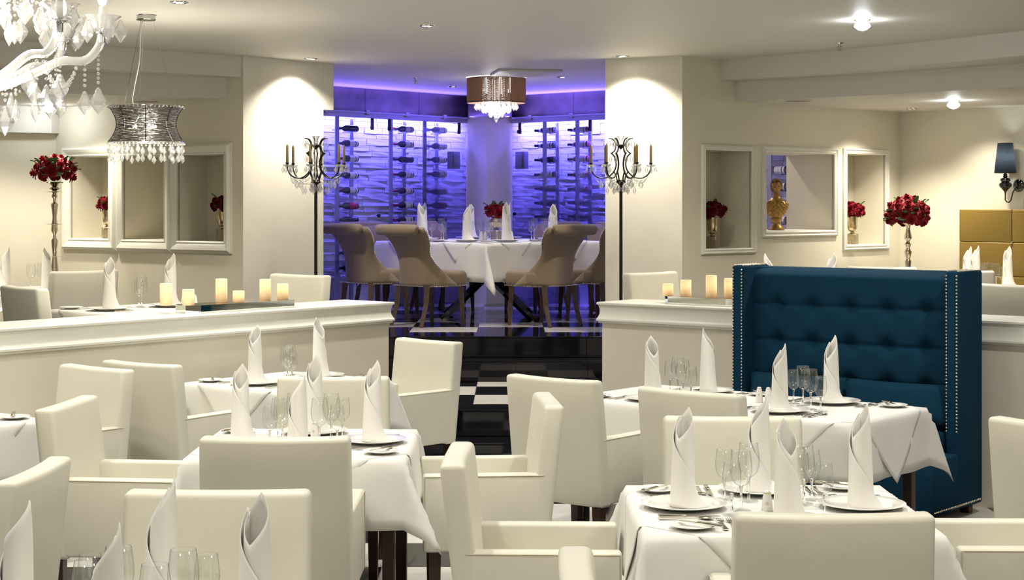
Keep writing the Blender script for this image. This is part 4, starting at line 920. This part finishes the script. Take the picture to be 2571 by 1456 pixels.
# ================================================================== gold bust in the opening
def bust(loc, rz):
    o = thing('bust_statue', 'gold bust of a draped classical figure in the wall opening', 'statue', loc, rz)
    mb = MB(); mb.lathe([(0, 0), (.072, 0), (.075, .006), (.072, .016), (.064, .020), (.060, .030), (.044, .050), (.040, .072), (.048, .088), (.056, .094), (.057, .104), (.050, .110), (.046, .122), (0, .125)], 32); mb.build('plinth', M['bronze'], o, smooth=40)
    rings = [(.110, 0, 0, .050, .042), (.128, 0, 0, .066, .052), (.150, 0, 0, .085, .062), (.18, 0, -.003, .100, .068), (.215, 0, -.004, .110, .068), (.245, 0, -.004, .112, .062), (.266, 0, -.003, .098, .054), (.280, 0, -.002, .066, .046), (.292, 0, .0, .044, .040), (.305, 0, .0, .036, .036), (.325, .0, .002, .034, .035), (.345, 0, .006, .035, .038), (.385, 0, .010, .033, .036)]
    mb = MB(); n = 96
    def fn(a, b):
        t = b*(len(rings)-1); i = min(len(rings)-2, int(t)); q = t-i; A, B = rings[i], rings[i+1]; z, cx, cy, rx, ry = [A[k]+(B[k]-A[k])*q for k in range(5)]
        an = 2*PI*a; x0 = rx*math.cos(an); on = (1 if z < .272 else 0)*min(1, (z-.11)/.03)
        fold = on*.0032*(math.sin(230*(x0*.8+(z-.2)*(1 if x0 > 0 else -1)*.75))+.5*math.sin(an*21)); vneck = on*.010*math.exp(-(x0/.02)**2-((z-.262)/.02)**2)
        slope = .018*max(0, abs(math.cos(an))-.6)*(1 if .2 < z < .28 else 0)
        return (cx+(rx+fold)*math.cos(an), cy+(ry+fold-vneck)*math.sin(an), z-slope)
    mb.grid(fn, n, 66, cu=True); mb.build('torso', M['bronze'], o, smooth=180)
    mb = MB()
    def hd(a, b):          # face looks to local -y
        an = 2*PI*a; ph = PI*b; x = math.sin(ph)*math.cos(an); y = math.sin(ph)*math.sin(an); z = -math.cos(ph)
        rx, ry, rz_ = .050, .058, .070; w_ = 1 if z > -.1 else 1-.22*(-z-.1)
        fx, fz = x, z; fr = max(0, -y)
        g = lambda cx, cz, sx, sz: math.exp(-((fx-cx)/sx)**2-((fz-cz)/sz)**2)
        d = (.015*g(0, -.20, .12, .15)+.007*g(0, .02, .08, .22)-.010*g(.34, .0, .20, .10)-.010*g(-.34, .0, .20, .10)+.004*g(.34, 0, .10, .04)+.004*g(-.34, 0, .10, .04)+.004*g(.34, .15, .25, .06)+.004*g(-.34, .15, .25, .06)+.006*g(0, -.48, .18, .06)-.004*g(0, -.41, .2, .035)+.006*g(0, -.56, .16, .05)-.005*g(0, -.66, .2, .05)+.010*g(0, -.80, .22, .14))*(fr > .25)
        return (x*rx*w_, y*ry*w_-d, z*rz_)
    mb.grid(hd, 150, 100, cu=True); hm = Matrix.Translation((.0, -.004, .400)) @ Matrix.Rotation(math.radians(-8), 4, 'Y')
    mb.v = [tuple(hm @ Vector(v)) for v in mb.v]; mb.build('head', M['bronze'], o, smooth=180)
    mb = MB()
    def hair(a, b):
        an = 2*PI*a; ph = PI*(.30+.70*b); x = math.sin(ph)*math.cos(an); y = math.sin(ph)*math.sin(an); z = -math.cos(ph); rip = 1+.05*math.sin(an*14+ph*9)+.03*math.sin(ph*26+an*3)
        fr = max(0, -y); lift = .5*fr*(1-b)        # hairline rises over the forehead
        z2 = max(z, -.35+.95*min(1, fr*1.5)) if fr > .02 else z
        return (x*.0560*rip*(1-.3*max(0, z2-z)), y*.0640*rip*(1-.25*max(0, z2-z))+.004, z2*.0755*(1 if z2 < .9 else 1.0)+.001)
    mb.grid(hair, 64, 20, cu=True); mb.lathe([(0, -.022), (.016, -.016), (.023, 0), (.016, .016), (0, .022)], 16, (0, .066, -.005)); mb.v = [tuple(hm @ Vector(v)) for v in mb.v]; mb.build('hair', M['bronze'], o, smooth=180)
    return o
bq = nich(WR, 1949, 1.631, .27); bust(bq, math.radians(-8))
# ================================================================== blue booth
Bc = V2(2.857, 10.08); SWD = 1.57
so = Bc-DR*(SWD/2); rzs = math.atan2(DR.y, DR.x); hw = SWD/2
sofa = thing('booth_sofa', 'tall petrol blue tufted booth sofa with nailhead trimmed wings', 'sofa', (so.x, so.y, 0), rzs)
bx = [-.52, -.26, 0, .26, .52]; bz = [.76, .99, 1.22]
def tuft(a, b):
    x = (a*2-1)*(hw-.085); z = .44+1.03*b
    p = .030*(1-abs(a*2-1)**8)
    for k, zz_ in enumerate(bz): p -= .014*math.exp(-((z-zz_)/.014)**2)
    for q in bx:
        p -= .005*math.exp(-((x-q)/.012)**2)
        for zz_ in bz: p -= .050*math.exp(-(((x-q)/.055)**2+((z-zz_)/.048)**2))
    e = max(0, b-.93)/.07
    return (x, -.20-p+.10*e*e, z-.012*e)
mb = MB(); mb.grid(tuft, 110, 90); mb.build('tufted_back', M['blue'], sofa, smooth=180)
mb = MB(); mb.box((0, -.07, .76), (SWD-.10, .14, 1.40), .02, 3); mb.build('back_frame', M['blue'], sofa, smooth=50)
for s in (-1, 1):
    mb = MB(); mb.box((s*(hw-.045), -.17, .765), (.09, .34, 1.41), .018, 3); mb.build('wing', M['blue'], sofa, smooth=50)
    nb = MB()
    def nl(p): nb.lathe([(0, -.008), (.0055, -.0045), (.0075, 0), (.0055, .0045), (0, .008)], 8, p)
    for k in range(46): z = .52+.0205*k; nl((s*(hw-.014), -.341, z)); nl((s*(hw-.078), -.341, z))
    for k in range(14): nl((s*(hw-.014), -.32+.022*k, 1.470)); nl((s*(hw-.078), -.32+.022*k, 1.470))
    for k in range(30): nl((s*(hw-.002+.001), -.66+.0215*k, .085))
    tag(nb.build('nailhead_trim', M['nail'], sofa, smooth=180), kind='stuff')
mb = MB(); mb.box((0, -.34, .225), (SWD-.01, .66, .33), .012, 2); mb.build('seat_base', M['blue'], sofa, smooth=50)
for s in (-1, 1):
    mb = MB(); mb.box((s*(hw-.09)/2, -.44, .445), (hw-.095, .50, .13), .035, 4); mb.build('seat_cushion', M['blue'], sofa, smooth=60)
    for y in (-.62, -.06): mb = MB(); mb.box((s*(hw-.08), y, .03), (.06, .06, .06), .004, 1); mb.build('foot', M['wood'], sofa)
nb = MB()
for k in range(70): nb.lathe([(0, -.008), (.0055, -.0045), (.0075, 0), (.0055, .0045), (0, .008)], 8, (-hw+.02+.0219*k, -.672, .085))
tag(nb.build('nailhead_trim', M['nail'], sofa, smooth=180), kind='stuff')
def pillow(cx, label, tilt):
    mb = MB()
    def fn(sg):
        def g(a, b):
            u, v = a*2-1, b*2-1; t = .055*max(0, (1-u**4))**.5*max(0, (1-v**4))**.5; c = 1+.05*(u*v)**2-.04*(1-u*u)*(abs(v) > .9); return (u*.33*c, sg*t, v*.115*(1+.06*u*u))
        return g
    mb.grid(fn(1), 18, 10); mb.grid(fn(-1), 18, 10)
    R = Matrix.Rotation(rzs, 3, 'Z'); p = R @ Vector((cx, -.30, 0)); o = mb.build('lumbar_cushion', M['blue'], None, smooth=180, loc=(so.x+p.x, so.y+p.y, .668), rot=(tilt, 0, rzs)); tag(o, label, 'cushion', 'blue lumbar cushions')
pillow(-.335, 'blue lumbar cushion on the left half of the booth', -.22); pillow(.355, 'blue lumbar cushion on the right half of the booth', -.2)
# ================================================================== gold booth
GD = V2(.648, -.761); GN = V2(-.761, -.648); g0 = V2(CR.x, CR.y)+GD*.80
gb = thing('gold_booth', 'gold leather buttoned booth against the sconce wall', 'sofa', (g0.x, g0.y, ZM), math.atan2(GD.y, GD.x))
for i in range(3):
    for j, (z0, z1) in enumerate(((.50, .83), (.83, 1.14), (1.14, 1.44))):
        mb = MB(); mb.box((.28+.56*i, -.13, (z0+z1)/2), (.558, .12, z1-z0-.001), .010, 3); mb.build('back_panel', M['gold_leather'], gb, smooth=60)
for i in (1, 2):
    for z in (.83, 1.14): mb = MB(); mb.lathe([(0, -.012), (.010, -.009), (.016, 0), (.010, .008)], 10, M=Matrix.Translation((.56*i, -.188, z)) @ Matrix.Rotation(PI/2, 4, 'X') @ Matrix.Scale(-1, 4, (0, 0, 1))); mb.build('crystal_button', M['chrome'], gb)
mb = MB(); mb.box((.84, -.06, .72), (1.66, .04, 1.40)); mb.build('back_board', M['gold_leather'], gb)
mb = MB(); mb.box((.84, -.31, .21), (1.66, .46, .42), .02, 2); mb.build('seat_base', M['gold_leather'], gb)
mb = MB(); mb.box((.84, -.33, .46), (1.66, .46, .10), .03, 3); mb.build('seat_cushion', M['gold_leather'], gb, smooth=60)
# ================================================================== wall lamp
wp = V2(CR.x, CR.y)+GD*1.30; zs = ZY(466, 15.25)
sc = thing('wall_lamp', 'black wall lamp with black fabric shade above the gold booth', 'lamp', (wp.x, wp.y, zs), math.atan2(GD.y, GD.x))
mb = MB(); mb.lathe([(0, 0), (.058, 0), (.058, .008), (.045, .018), (0, .024)], 28, M=Matrix.Translation((.015, .0, 0)) @ Matrix.Rotation(PI/2, 4, 'X')); mb.build('wall_plate', M['gloss_black'], sc)
lx = -.045
mb = MB(); mb.lathe([(0, -.085), (.007, -.075), (.012, -.055), (.030, -.035), (.052, -.012), (.058, .006), (.052, .022), (.036, .030), (.036, .036), (.044, .042), (.046, .058), (.040, .064), (.026, .068), (.016, .075), (.024, .084), (.016, .092), (.022, .10), (.012, .108), (.012, .150), (0, .15)], 24, (lx, -.13, 0)); mb.build('turned_body', M['gloss_black'], sc, smooth=50)
mb = MB(); mb.tube([(lx, -.13, -.07), (lx, -.13, -.13), (lx+.008, -.12, -.150), (lx+.022, -.10, -.152), (lx+.03, -.085, -.135), (lx+.035, -.06, -.06), (.0, -.02, -.01)], .006, 8); mb.build('hook_arm', M['gloss_black'], sc)
mb = MB(); mb.lathe([(.098, .115), (.068, .385)], 32, (lx, -.13, 0)); mb.build('shade', M['shade_black'], sc, smooth=60)
for r_, z_ in ((.098, .115), (.068, .385)): mb = MB(); mb.tube([(lx+r_*math.cos(2*PI*i/32), -.13+r_*math.sin(2*PI*i/32), z_) for i in range(32)], .003, 5, closed=True); mb.build('shade_rim', M['iron'], sc)
mb = MB(); mb.lathe([(0, .165), (.016, .18), (.022, .205), (.012, .23), (0, .235)], 14, (lx, -.13, 0)); mb.build('bulb', emis('cool_bulb', (.85, .95, 1), 5), sc)
wl = V2(wp.x, wp.y)+GN*.13+GD*lx; point(wl.x, wl.y, zs+.26, 2.0, .02, (.82, .93, 1))
# ================================================================== candle trays
def tray(c, d, L, Wd, z, label):
    o = thing('mirror_tray', label, 'tray', (c.x, c.y, z), math.atan2(d.y, d.x), 'mirrored candle trays'); l, w2, k = L/2, Wd/2, .07
    poly = [(-l+k, -w2), (l-k, -w2), (l, -w2+k), (l, w2-k), (l-k, w2), (-l+k, w2), (-l, w2-k), (-l, -w2+k)]
    mb = MB(); mb.prism(poly, 0, .048); mb.build('mirrored_side', M['mirror'], o, smooth=0)
    mb = MB(); mb.prism([(x*1.004, y*1.01) for x, y in poly], .048, .052); mb.build('mirrored_top', M['mirror'], o, smooth=0); return o
tc_ = A0-DL*1.30-NL*.25; tray(tc_, DL, .98, .24, CAPZ, 'mirrored candle tray on the left half wall')
tr_ = B0+DR*.95-NR*.26; tray(tr_, DR, .98, .24, CAPZ, 'mirrored candle tray on the right half wall')
def candle(q, h, label):
    o = thing('led_candle', label, 'candle', (q.x, q.y, CAPZ+.052), 0, 'glowing pillar candles')
    mb = MB(); mb.lathe([(0, 0), (.038, 0), (.0395, .003), (.0395, h-.004), (.037, h), (.030, h-.006), (0, h-.012)], 24); mb.build('wax', M['wax'], o, smooth=40)
    mb = MB(); mb.lathe([(.002, h-.014), (.0015, h-.002), (0, h)], 6); mb.build('wick', M['iron'], o)
for px, o_, h, lab in ((417, .30, .145, 'tall glowing pillar candle at the left end of the left tray'), (473, .21, .105, 'short glowing pillar candle second from the left tray end'), (556, .27, .160, 'tallest glowing pillar candle in the middle of the left tray'),
                       (599, .20, .078, 'shortest glowing pillar candle on the left tray'), (666, .27, .143, 'tall glowing pillar candle near the right end of the left tray'), (710, .24, .108, 'glowing pillar candle at the right end of the left tray')):
    candle(gpt(A0-NL*o_, DL, px), h, lab)
for px, o_, h, lab in ((1677, .28, .085, 'shortest glowing pillar candle on the right tray'), (1722, .25, .118, 'medium glowing pillar candle second on the right tray'), (1786, .22, .158, 'tallest glowing pillar candle on the right tray'), (1832, .27, .138, 'glowing pillar candle beside the blue booth')):
    candle(gpt(B0-NR*o_, DR, px), h, lab)
# ================================================================== crystals
def drop_mesh(s=1.0, w=1.0):
    mb = MB(); mb.lathe([(0, 0), (.004*w*s, -.004*s), (.006*w*s, -.012*s), (.0135*w*s, -.030*s), (.011*w*s, -.040*s), (0, -.058*s)], 6); me = mb.mesh('crystal_drop'); me.materials.append(M['crystal']); return me
def bead_mesh(): mb = MB(); mb.lathe([(0, -.007), (.006, -.003), (.006, .003), (0, .007)], 6); me = mb.mesh('crystal_bead'); me.materials.append(M['crystal']); return me
DROP = drop_mesh(); BIG = drop_mesh(1.25, 1.25); SLIM = drop_mesh(1.25, .8)
def hang_drop(parent, p, me=DROP, rz=0, sc_=1.0, name='crystal_drop'):
    o = bpy.data.objects.new(name, me); COL.objects.link(o); o.parent = parent; o.location = p; o.rotation_euler = (0, 0, rz); o.scale = (sc_,)*3; return o
def bead(mb, p, r=.006): mb.lathe([(0, -1.1*r), (r, -.4*r), (r, .4*r), (0, 1.1*r)], 6, p)
def beads(mb, pts, step=.016, r=.006):
    pts = [Vector(p) for p in pts]
    for a, b in zip(pts, pts[1:]):
        n = max(1, int((b-a).length/step))
        for i in range(n): bead(mb, a+(b-a)*(i/n), r)
def garland(a, b, sag, n=7): a, b = Vector(a), Vector(b); return [a+(b-a)*(i/n)-Vector((0, 0, sag*4*(i/n)*(1-i/n))) for i in range(n+1)]
def smoothpath(p, n=6):
    p = [Vector(q) for q in p]; out = []
    for i in range(len(p)-1):
        a, b, c, d = p[max(0, i-1)], p[i], p[i+1], p[min(len(p)-1, i+2)]
        for k in range(n): t = k/n; out.append(.5*((2*b)+(c-a)*t+(2*a-5*b+4*c-d)*t*t+(3*b-a-3*c+d)*t**3))
    return out+[p[-1]]
# ================================================================== floor candelabra
def candelabra(px, d, label, rot, n=6):
    o = thing('floor_candelabra', label, 'candelabra', (X(px, d), d, ZM), rot, 'crystal floor candelabra'); q = d/F; z = lambda y: ZY(y, d)-ZM
    mb = MB(); mb.lathe([(0, 0), (.16, 0), (.16, .012), (.05, .03), (.014, .05), (.013, z(458)), (.0, z(458))], 20); mb.build('pole', M['iron'], o)
    mb = MB(); mb.lathe([(.013, z(464)), (.030, z(460)), (.042, z(457)), (.030, z(452)), (.0, z(450))], 20); mb.build('hub', M['iron'], o)
    mb = MB(); mb.lathe([(0, z(376)), (.006, z(374)), (.02, z(370)), (.035, z(366)), (.035, z(364)), (.015, z(362)), (0, z(362))], 16); mb.build('collar', M['iron'], o)
    mb = MB(); mb.lathe([(.0, z(361)), (.018, z(360)), (.014, z(354)), (.020, z(348)), (.034, z(341)), (.032, z(341)), (.016, z(350)), (0, z(356))], 20); mb.build('crystal_finial', M['crystal_white'], o)
    bs = MB()
    for k in range(n):
        a = 2*PI*(k+.25)/n; c, s = math.cos(a), math.sin(a); P = lambda r, y: (r*q*c, r*q*s, z(y))
        arm = MB(); arm.tube(smoothpath([P(30, 347), P(20, 350), P(13, 362), P(15, 377), P(25, 386)]), .0052, 6)
        arm.tube(smoothpath([P(25, 384), P(16, 394), P(12, 412), P(17, 430), P(32, 444), P(50, 447), P(66, 440), P(74, 427), P(75, 417)]), .0056, 6)
        arm.tube(smoothpath([P(9, 457), P(11, 445), P(16, 434), P(20, 430)]), .0050, 6); am = arm.build('arm', M['iron'], o, smooth=60)
        cp = P(75, 417); dish = MB(); dish.lathe([(.006, -.012), (.022, -.010), (.036, .004), (.040, .010), (.038, .010), (.020, -.002), (0, -.002)], 14, cp); dish.build('drip_dish', M['crystal_white'], am)
        cup = MB(); cup.lathe([(.004, 0), (.010, .008), (.014, .022), (.018, .026), (.0, .026)], 12, cp); cup.build('candle_cup', M['iron'], am)
        cd = MB(); cd.lathe([(.0105, .024), (.0100, .158), (.004, .166), (.0025, .176), (0, .178)], 10, cp); cd.build('candle', M['gold_candle'], am, smooth=40)
        for j in range(4):
            b = 2*PI*j/4+a; hang_drop(o, (cp[0]+.036*math.cos(b), cp[1]+.036*math.sin(b), cp[2]-.002), DROP, b)
        hang_drop(o, P(30, 350), BIG, a); hang_drop(o, P(26, 388), SLIM, a); hang_drop(o, P(50, 452), BIG, a); hang_drop(o, P(34, 466), SLIM, a); hang_drop(o, P(12, 462), BIG, a)
        a2 = 2*PI*(k+1.25)/n; P2 = lambda r, y: (r*q*math.cos(a2), r*q*math.sin(a2), z(y))
        beads(bs, garland(P(66, 444), P2(66, 444), .05)); beads(bs, [P(50, 448), P(50, 453)]); beads(bs, [P(34, 446), P(34, 466)])
        beads(bs, garland(P(30, 348), P(6, 362), .03)); beads(bs, garland(P(74, 425), P(14, 458), .055)); beads(bs, [P(26, 372), P(26, 388)])
    tag(bs.build('bead_garland', M['crystal'], o, smooth=0), kind='stuff'); return o
candelabra(793, 13.35, 'black iron candelabra with crystals before the left pillar', .2); candelabra(1559, 13.3, 'black iron candelabra with crystals before the right pillar', .75)
# ================================================================== big glass chandelier
CHC = V2(-2.06, 6.2)
ch = thing('chandelier', 'large lit glass chandelier with crystal drops at the upper left', 'chandelier', (CHC.x, CHC.y, 0))
mb = MB(); mb.lathe([(0, 2.13), (.02, 2.14), (.05, 2.18), (.03, 2.22), (.09, 2.27), (.10, 2.30), (.04, 2.34), (.03, 2.42), (.06, 2.50), (.03, 2.58), (.08, 2.66), (.03, 2.72), (.025, 2.9), (.05, 2.95), (.01, 2.97), (.006, ZC-.03), (.06, ZC-.02), (.065, ZC), (0, ZC)], 24); mb.build('baluster', M['crystal_white'], ch, smooth=60)
bs = MB()
def tier(n, R, zlow, zc, z0, ph, full):
    for k in range(n):
        a = 2*PI*k/n+ph; c, s = math.cos(a), math.sin(a); P = lambda r, z: (r*c, r*s, z)
        pth = smoothpath([P(.07, z0), P(.16*R/.5, zlow-.02), P(.27*R/.5, zlow+.03), P(.36*R/.5, zlow+.075), P(.45*R/.5, zlow+.08), P(R, zlow+.13), P(R+.015, zc-.03)])
        mb = MB(); mb.tube(pth, .017, 8); am = mb.build('glass_arm', M['crystal_white'], ch, smooth=60)
        cp = P(R+.015, zc-.03)
        cl = MB(); cl.lathe([(.013, -.035), (.015, -.005), (.026, .0), (.026, .004), (0, .004)], 14, cp); cl.build('metal_cup', M['chrome'], am)
        mb = MB(); mb.lathe([(.015, .004), (.035, .008), (.043, .03), (.044, .045), (.07, .062), (.072, .066), (.068, .066), (.040, .048), (.036, .03), (.012, .012)], 18, cp); mb.build('drip_dish', M['crystal_white'], am, smooth=60)
        mb = MB(); mb.lathe([(.013, .01), (.013, .10), (0, .10)], 12, cp); mb.build('candle_tube', M['china'], am)
        mb = MB(); mb.lathe([(0, .10), (.014, .112), (.018, .13), (.010, .16), (0, .185)], 12, cp); mb.build('bulb', M['bulb'], am)
        for j in range(5 if full else 3): b = 2*PI*j/5+a; hang_drop(ch, (cp[0]+.068*math.cos(b), cp[1]+.068*math.sin(b), cp[2]+.055), BIG, b, 1.25)
        for r_, zz_, L, me, s_ in ((.16*R/.5, zlow-.035, .06, BIG, 1.6), (.27*R/.5, zlow+.012, .07, SLIM, 1.4), (.36*R/.5, zlow+.06, .03, BIG, 1.5), (.45*R/.5, zlow+.065, .10, BIG, 1.3), (R, zlow+.10, .12, BIG, 1.45)):
            beads(bs, [P(r_, zz_), P(r_, zz_-L)], .017, .0065); hang_drop(ch, P(r_, zz_-L), me, a, s_)
        a2 = 2*PI*(k+1)/n+ph; beads(bs, garland(P(R*.85, zlow+.07), (R*.85*math.cos(a2), R*.85*math.sin(a2), zlow+.07), .10, 9), .018, .0065)
        beads(bs, garland(P(R, zc+.02), P(.08, zc+.25), .04), .02, .006)
tier(8, .50, 2.335, 2.55, 2.30, .25, True); tier(6, .33, 2.62, 2.80, 2.62, .1, False)
for j in range(10): b = 2*PI*j/10; beads(bs, [(.09*math.cos(b), .09*math.sin(b), 2.27), (.09*math.cos(b), .09*math.sin(b), 2.20)]); hang_drop(ch, (.09*math.cos(b), .09*math.sin(b), 2.20), SLIM, b, 1.3)
tag(bs.build('bead_strings', M['crystal'], ch, smooth=0), kind='stuff')
# ================================================================== pendant lamp with wire shade
px_, d_ = 367, 10.9
pn = thing('pendant_lamp', 'hanging lamp with a silver wire shade and crystal fringe', 'lamp', (X(px_, d_), d_, 0)); z = lambda y: ZY(y, d_)
mb = MB(); mb.lathe([(0, ZC-.035), (.062, ZC-.035), (.066, ZC-.030), (.060, ZC-.028), (.060, ZC-.004), (.068, ZC)], 28); mb.build('ceiling_canopy', M['chrome'], pn)
zt_, zb_ = z(268), z(357)
def shr(t): return .186+.052*abs(2*t-1)**1.9+.004*(1-t)
ws = MB(); rr_ = random.Random(2)
for i in range(56):
    t = (i+.5)/56; r0 = shr(t); ph = rr_.uniform(0, 6)
    ws.tube([((r0+.003*math.sin(7*2*PI*j/56+ph))*math.cos(2*PI*j/56), (r0+.003*math.sin(7*2*PI*j/56+ph))*math.sin(2*PI*j/56), zb_+(zt_-zb_)*t+.0025*math.sin(9*2*PI*j/56+ph*2)) for j in range(56)], .0019, 4, closed=True)
tag(ws.build('wire_shade', M['wire'], pn, smooth=180), kind='stuff')
for k in range(8):
    a = 2*PI*k/8+.2; mb = MB(); mb.tube([((shr(t)+.003)*math.cos(a), (shr(t)+.003)*math.sin(a), zb_+(zt_-zb_)*t) for t in [i/12 for i in range(13)]], .0028, 5); mb.build('shade_rib', M['iron'], pn)
for zz_, r_ in ((zt_, .240), (zb_, .242)):
    mb = MB(); mb.tube([(r_*math.cos(2*PI*i/40), r_*math.sin(2*PI*i/40), zz_) for i in range(40)], .004, 6, closed=True); mb.build('shade_rim', M['chrome'], pn)
rb = MB()
for i in range(56): a = 2*PI*i/56; bead(rb, (.246*math.cos(a), .246*math.sin(a), zb_-.012), .008); bead(rb, (.246*math.cos(a), .246*math.sin(a), zt_-.006), .006)
tag(rb.build('bead_fringe', M['crystal'], pn, smooth=0), kind='stuff')
for i in range(20):
    a = 2*PI*i/20; r_ = .235; p = (r_*math.cos(a), r_*math.sin(a), zb_-.02); hang_drop(pn, p, BIG, a, .85); hang_drop(pn, (p[0], p[1], p[2]-.05-(.012 if i % 2 else 0)), BIG, a, .8)
for k in range(3):
    a = 2*PI*k/3+.5; mb = MB(); mb.tube([(.045*math.cos(a), .045*math.sin(a), ZC-.03), (.20*math.cos(a), .20*math.sin(a), zt_)], .0012, 4); mb.build('suspension_wire', M['chrome'], pn)
    mb = MB(); q_3 = (.075*math.cos(a+1), .075*math.sin(a+1)); mb.lathe([(0, -.03), (.012, -.028), (.016, -.012), (.012, .0), (.008, .012), (0, .014)], 12, (*q_3, (zt_+zb_)/2)); mb.build('bulb', M['bulb'], pn)
    mb = MB(); mb.tube([(*q_3, (zt_+zb_)/2+.012), (q_3[0]*.4, q_3[1]*.4, zt_-.02), (0, 0, zt_-.01)], .006, 6); mb.build('lamp_holder', M['chrome'], pn)
mb = MB(); mb.tube(smoothpath([(-.02, 0, ZC-.03), (-.035, 0, ZC-.10), (-.045, 0, ZC-.3), (-.08, 0, zt_+.12), (-.085, -.02, zt_+.03), (-.05, -.02, zt_+.012), (0, 0, zt_)]), .004, 6); mb.build('power_cord', M['white_cable'], pn)
point(X(px_, d_), d_, (zt_+zb_)/2, 22, .06, WARM)
# ================================================================== flush drum lamp of the alcove
px_, d_ = 1246, 16.3
fl_ = thing('drum_lamp', 'brown thread drum ceiling lamp with crystal drops in the alcove', 'lamp', (X(px_, d_), d_, 0)); z = lambda y: ZY(y, d_); zt_, zb_ = ZC-.012, z(258); R_ = .288
tb = MB()
for i in range(150):
    a = 2*PI*i/150; c, s = math.cos(a), math.sin(a); tb.box((R_*c, R_*s, (zt_+zb_)/2), (.0035, .0098, zt_-zb_), rz=a)
tag(tb.build('thread_shade', M['thread'], fl_, smooth=0), kind='stuff')
for zz_ in (zt_, zb_): mb = MB(); mb.tube([(R_*math.cos(2*PI*i/48), R_*math.sin(2*PI*i/48), zz_) for i in range(48)], .005, 6, closed=True); mb.build('shade_rim', M['string'], fl_)
mb = MB(); mb.lathe([(0, ZC-.012), (.20, ZC-.012), (.21, ZC)], 32); mb.build('ceiling_plate', M['chrome'], fl_)
for i in range(5): a = 2*PI*i/5; mb = MB(); mb.lathe([(0, -.05), (.014, -.045), (.016, -.02), (.010, 0), (.010, .09)], 12, (.13*math.cos(a), .13*math.sin(a), zt_-.09)); mb.build('bulb', M['bulb'], fl_)
bs = MB()
for rg, n, zz_ in ((.20, 22, zb_-.005), (.13, 16, zb_-.035), (.06, 9, zb_-.075)):
    for i in range(n):
        a = 2*PI*i/n+rg*7; p = (rg*math.cos(a), rg*math.sin(a), zz_); beads(bs, [(p[0], p[1], zt_-.02), p], .022, .007); hang_drop(fl_, p, BIG, a, 1.0)
hang_drop(fl_, (0, 0, zb_-.11), BIG, 0, 1.2); beads(bs, [(0, 0, zt_-.02), (0, 0, zb_-.11)], .02, .008)
tag(bs.build('bead_curtain', M['crystal'], fl_, smooth=0), kind='stuff')
point(X(px_, d_), d_, zb_+.06, 30, .12, NEUT)
spot(X(1412, 16.2), 16.2, ZC-.03, 30, 110, .8, NEUT, .04); spot(X(1137, 17.4), 17.4, ZC-.03, 12, 110, .8, NEUT, .04); spot(-.9, 15.3, ZC-.03, 40, 110, .8, NEUT, .04)
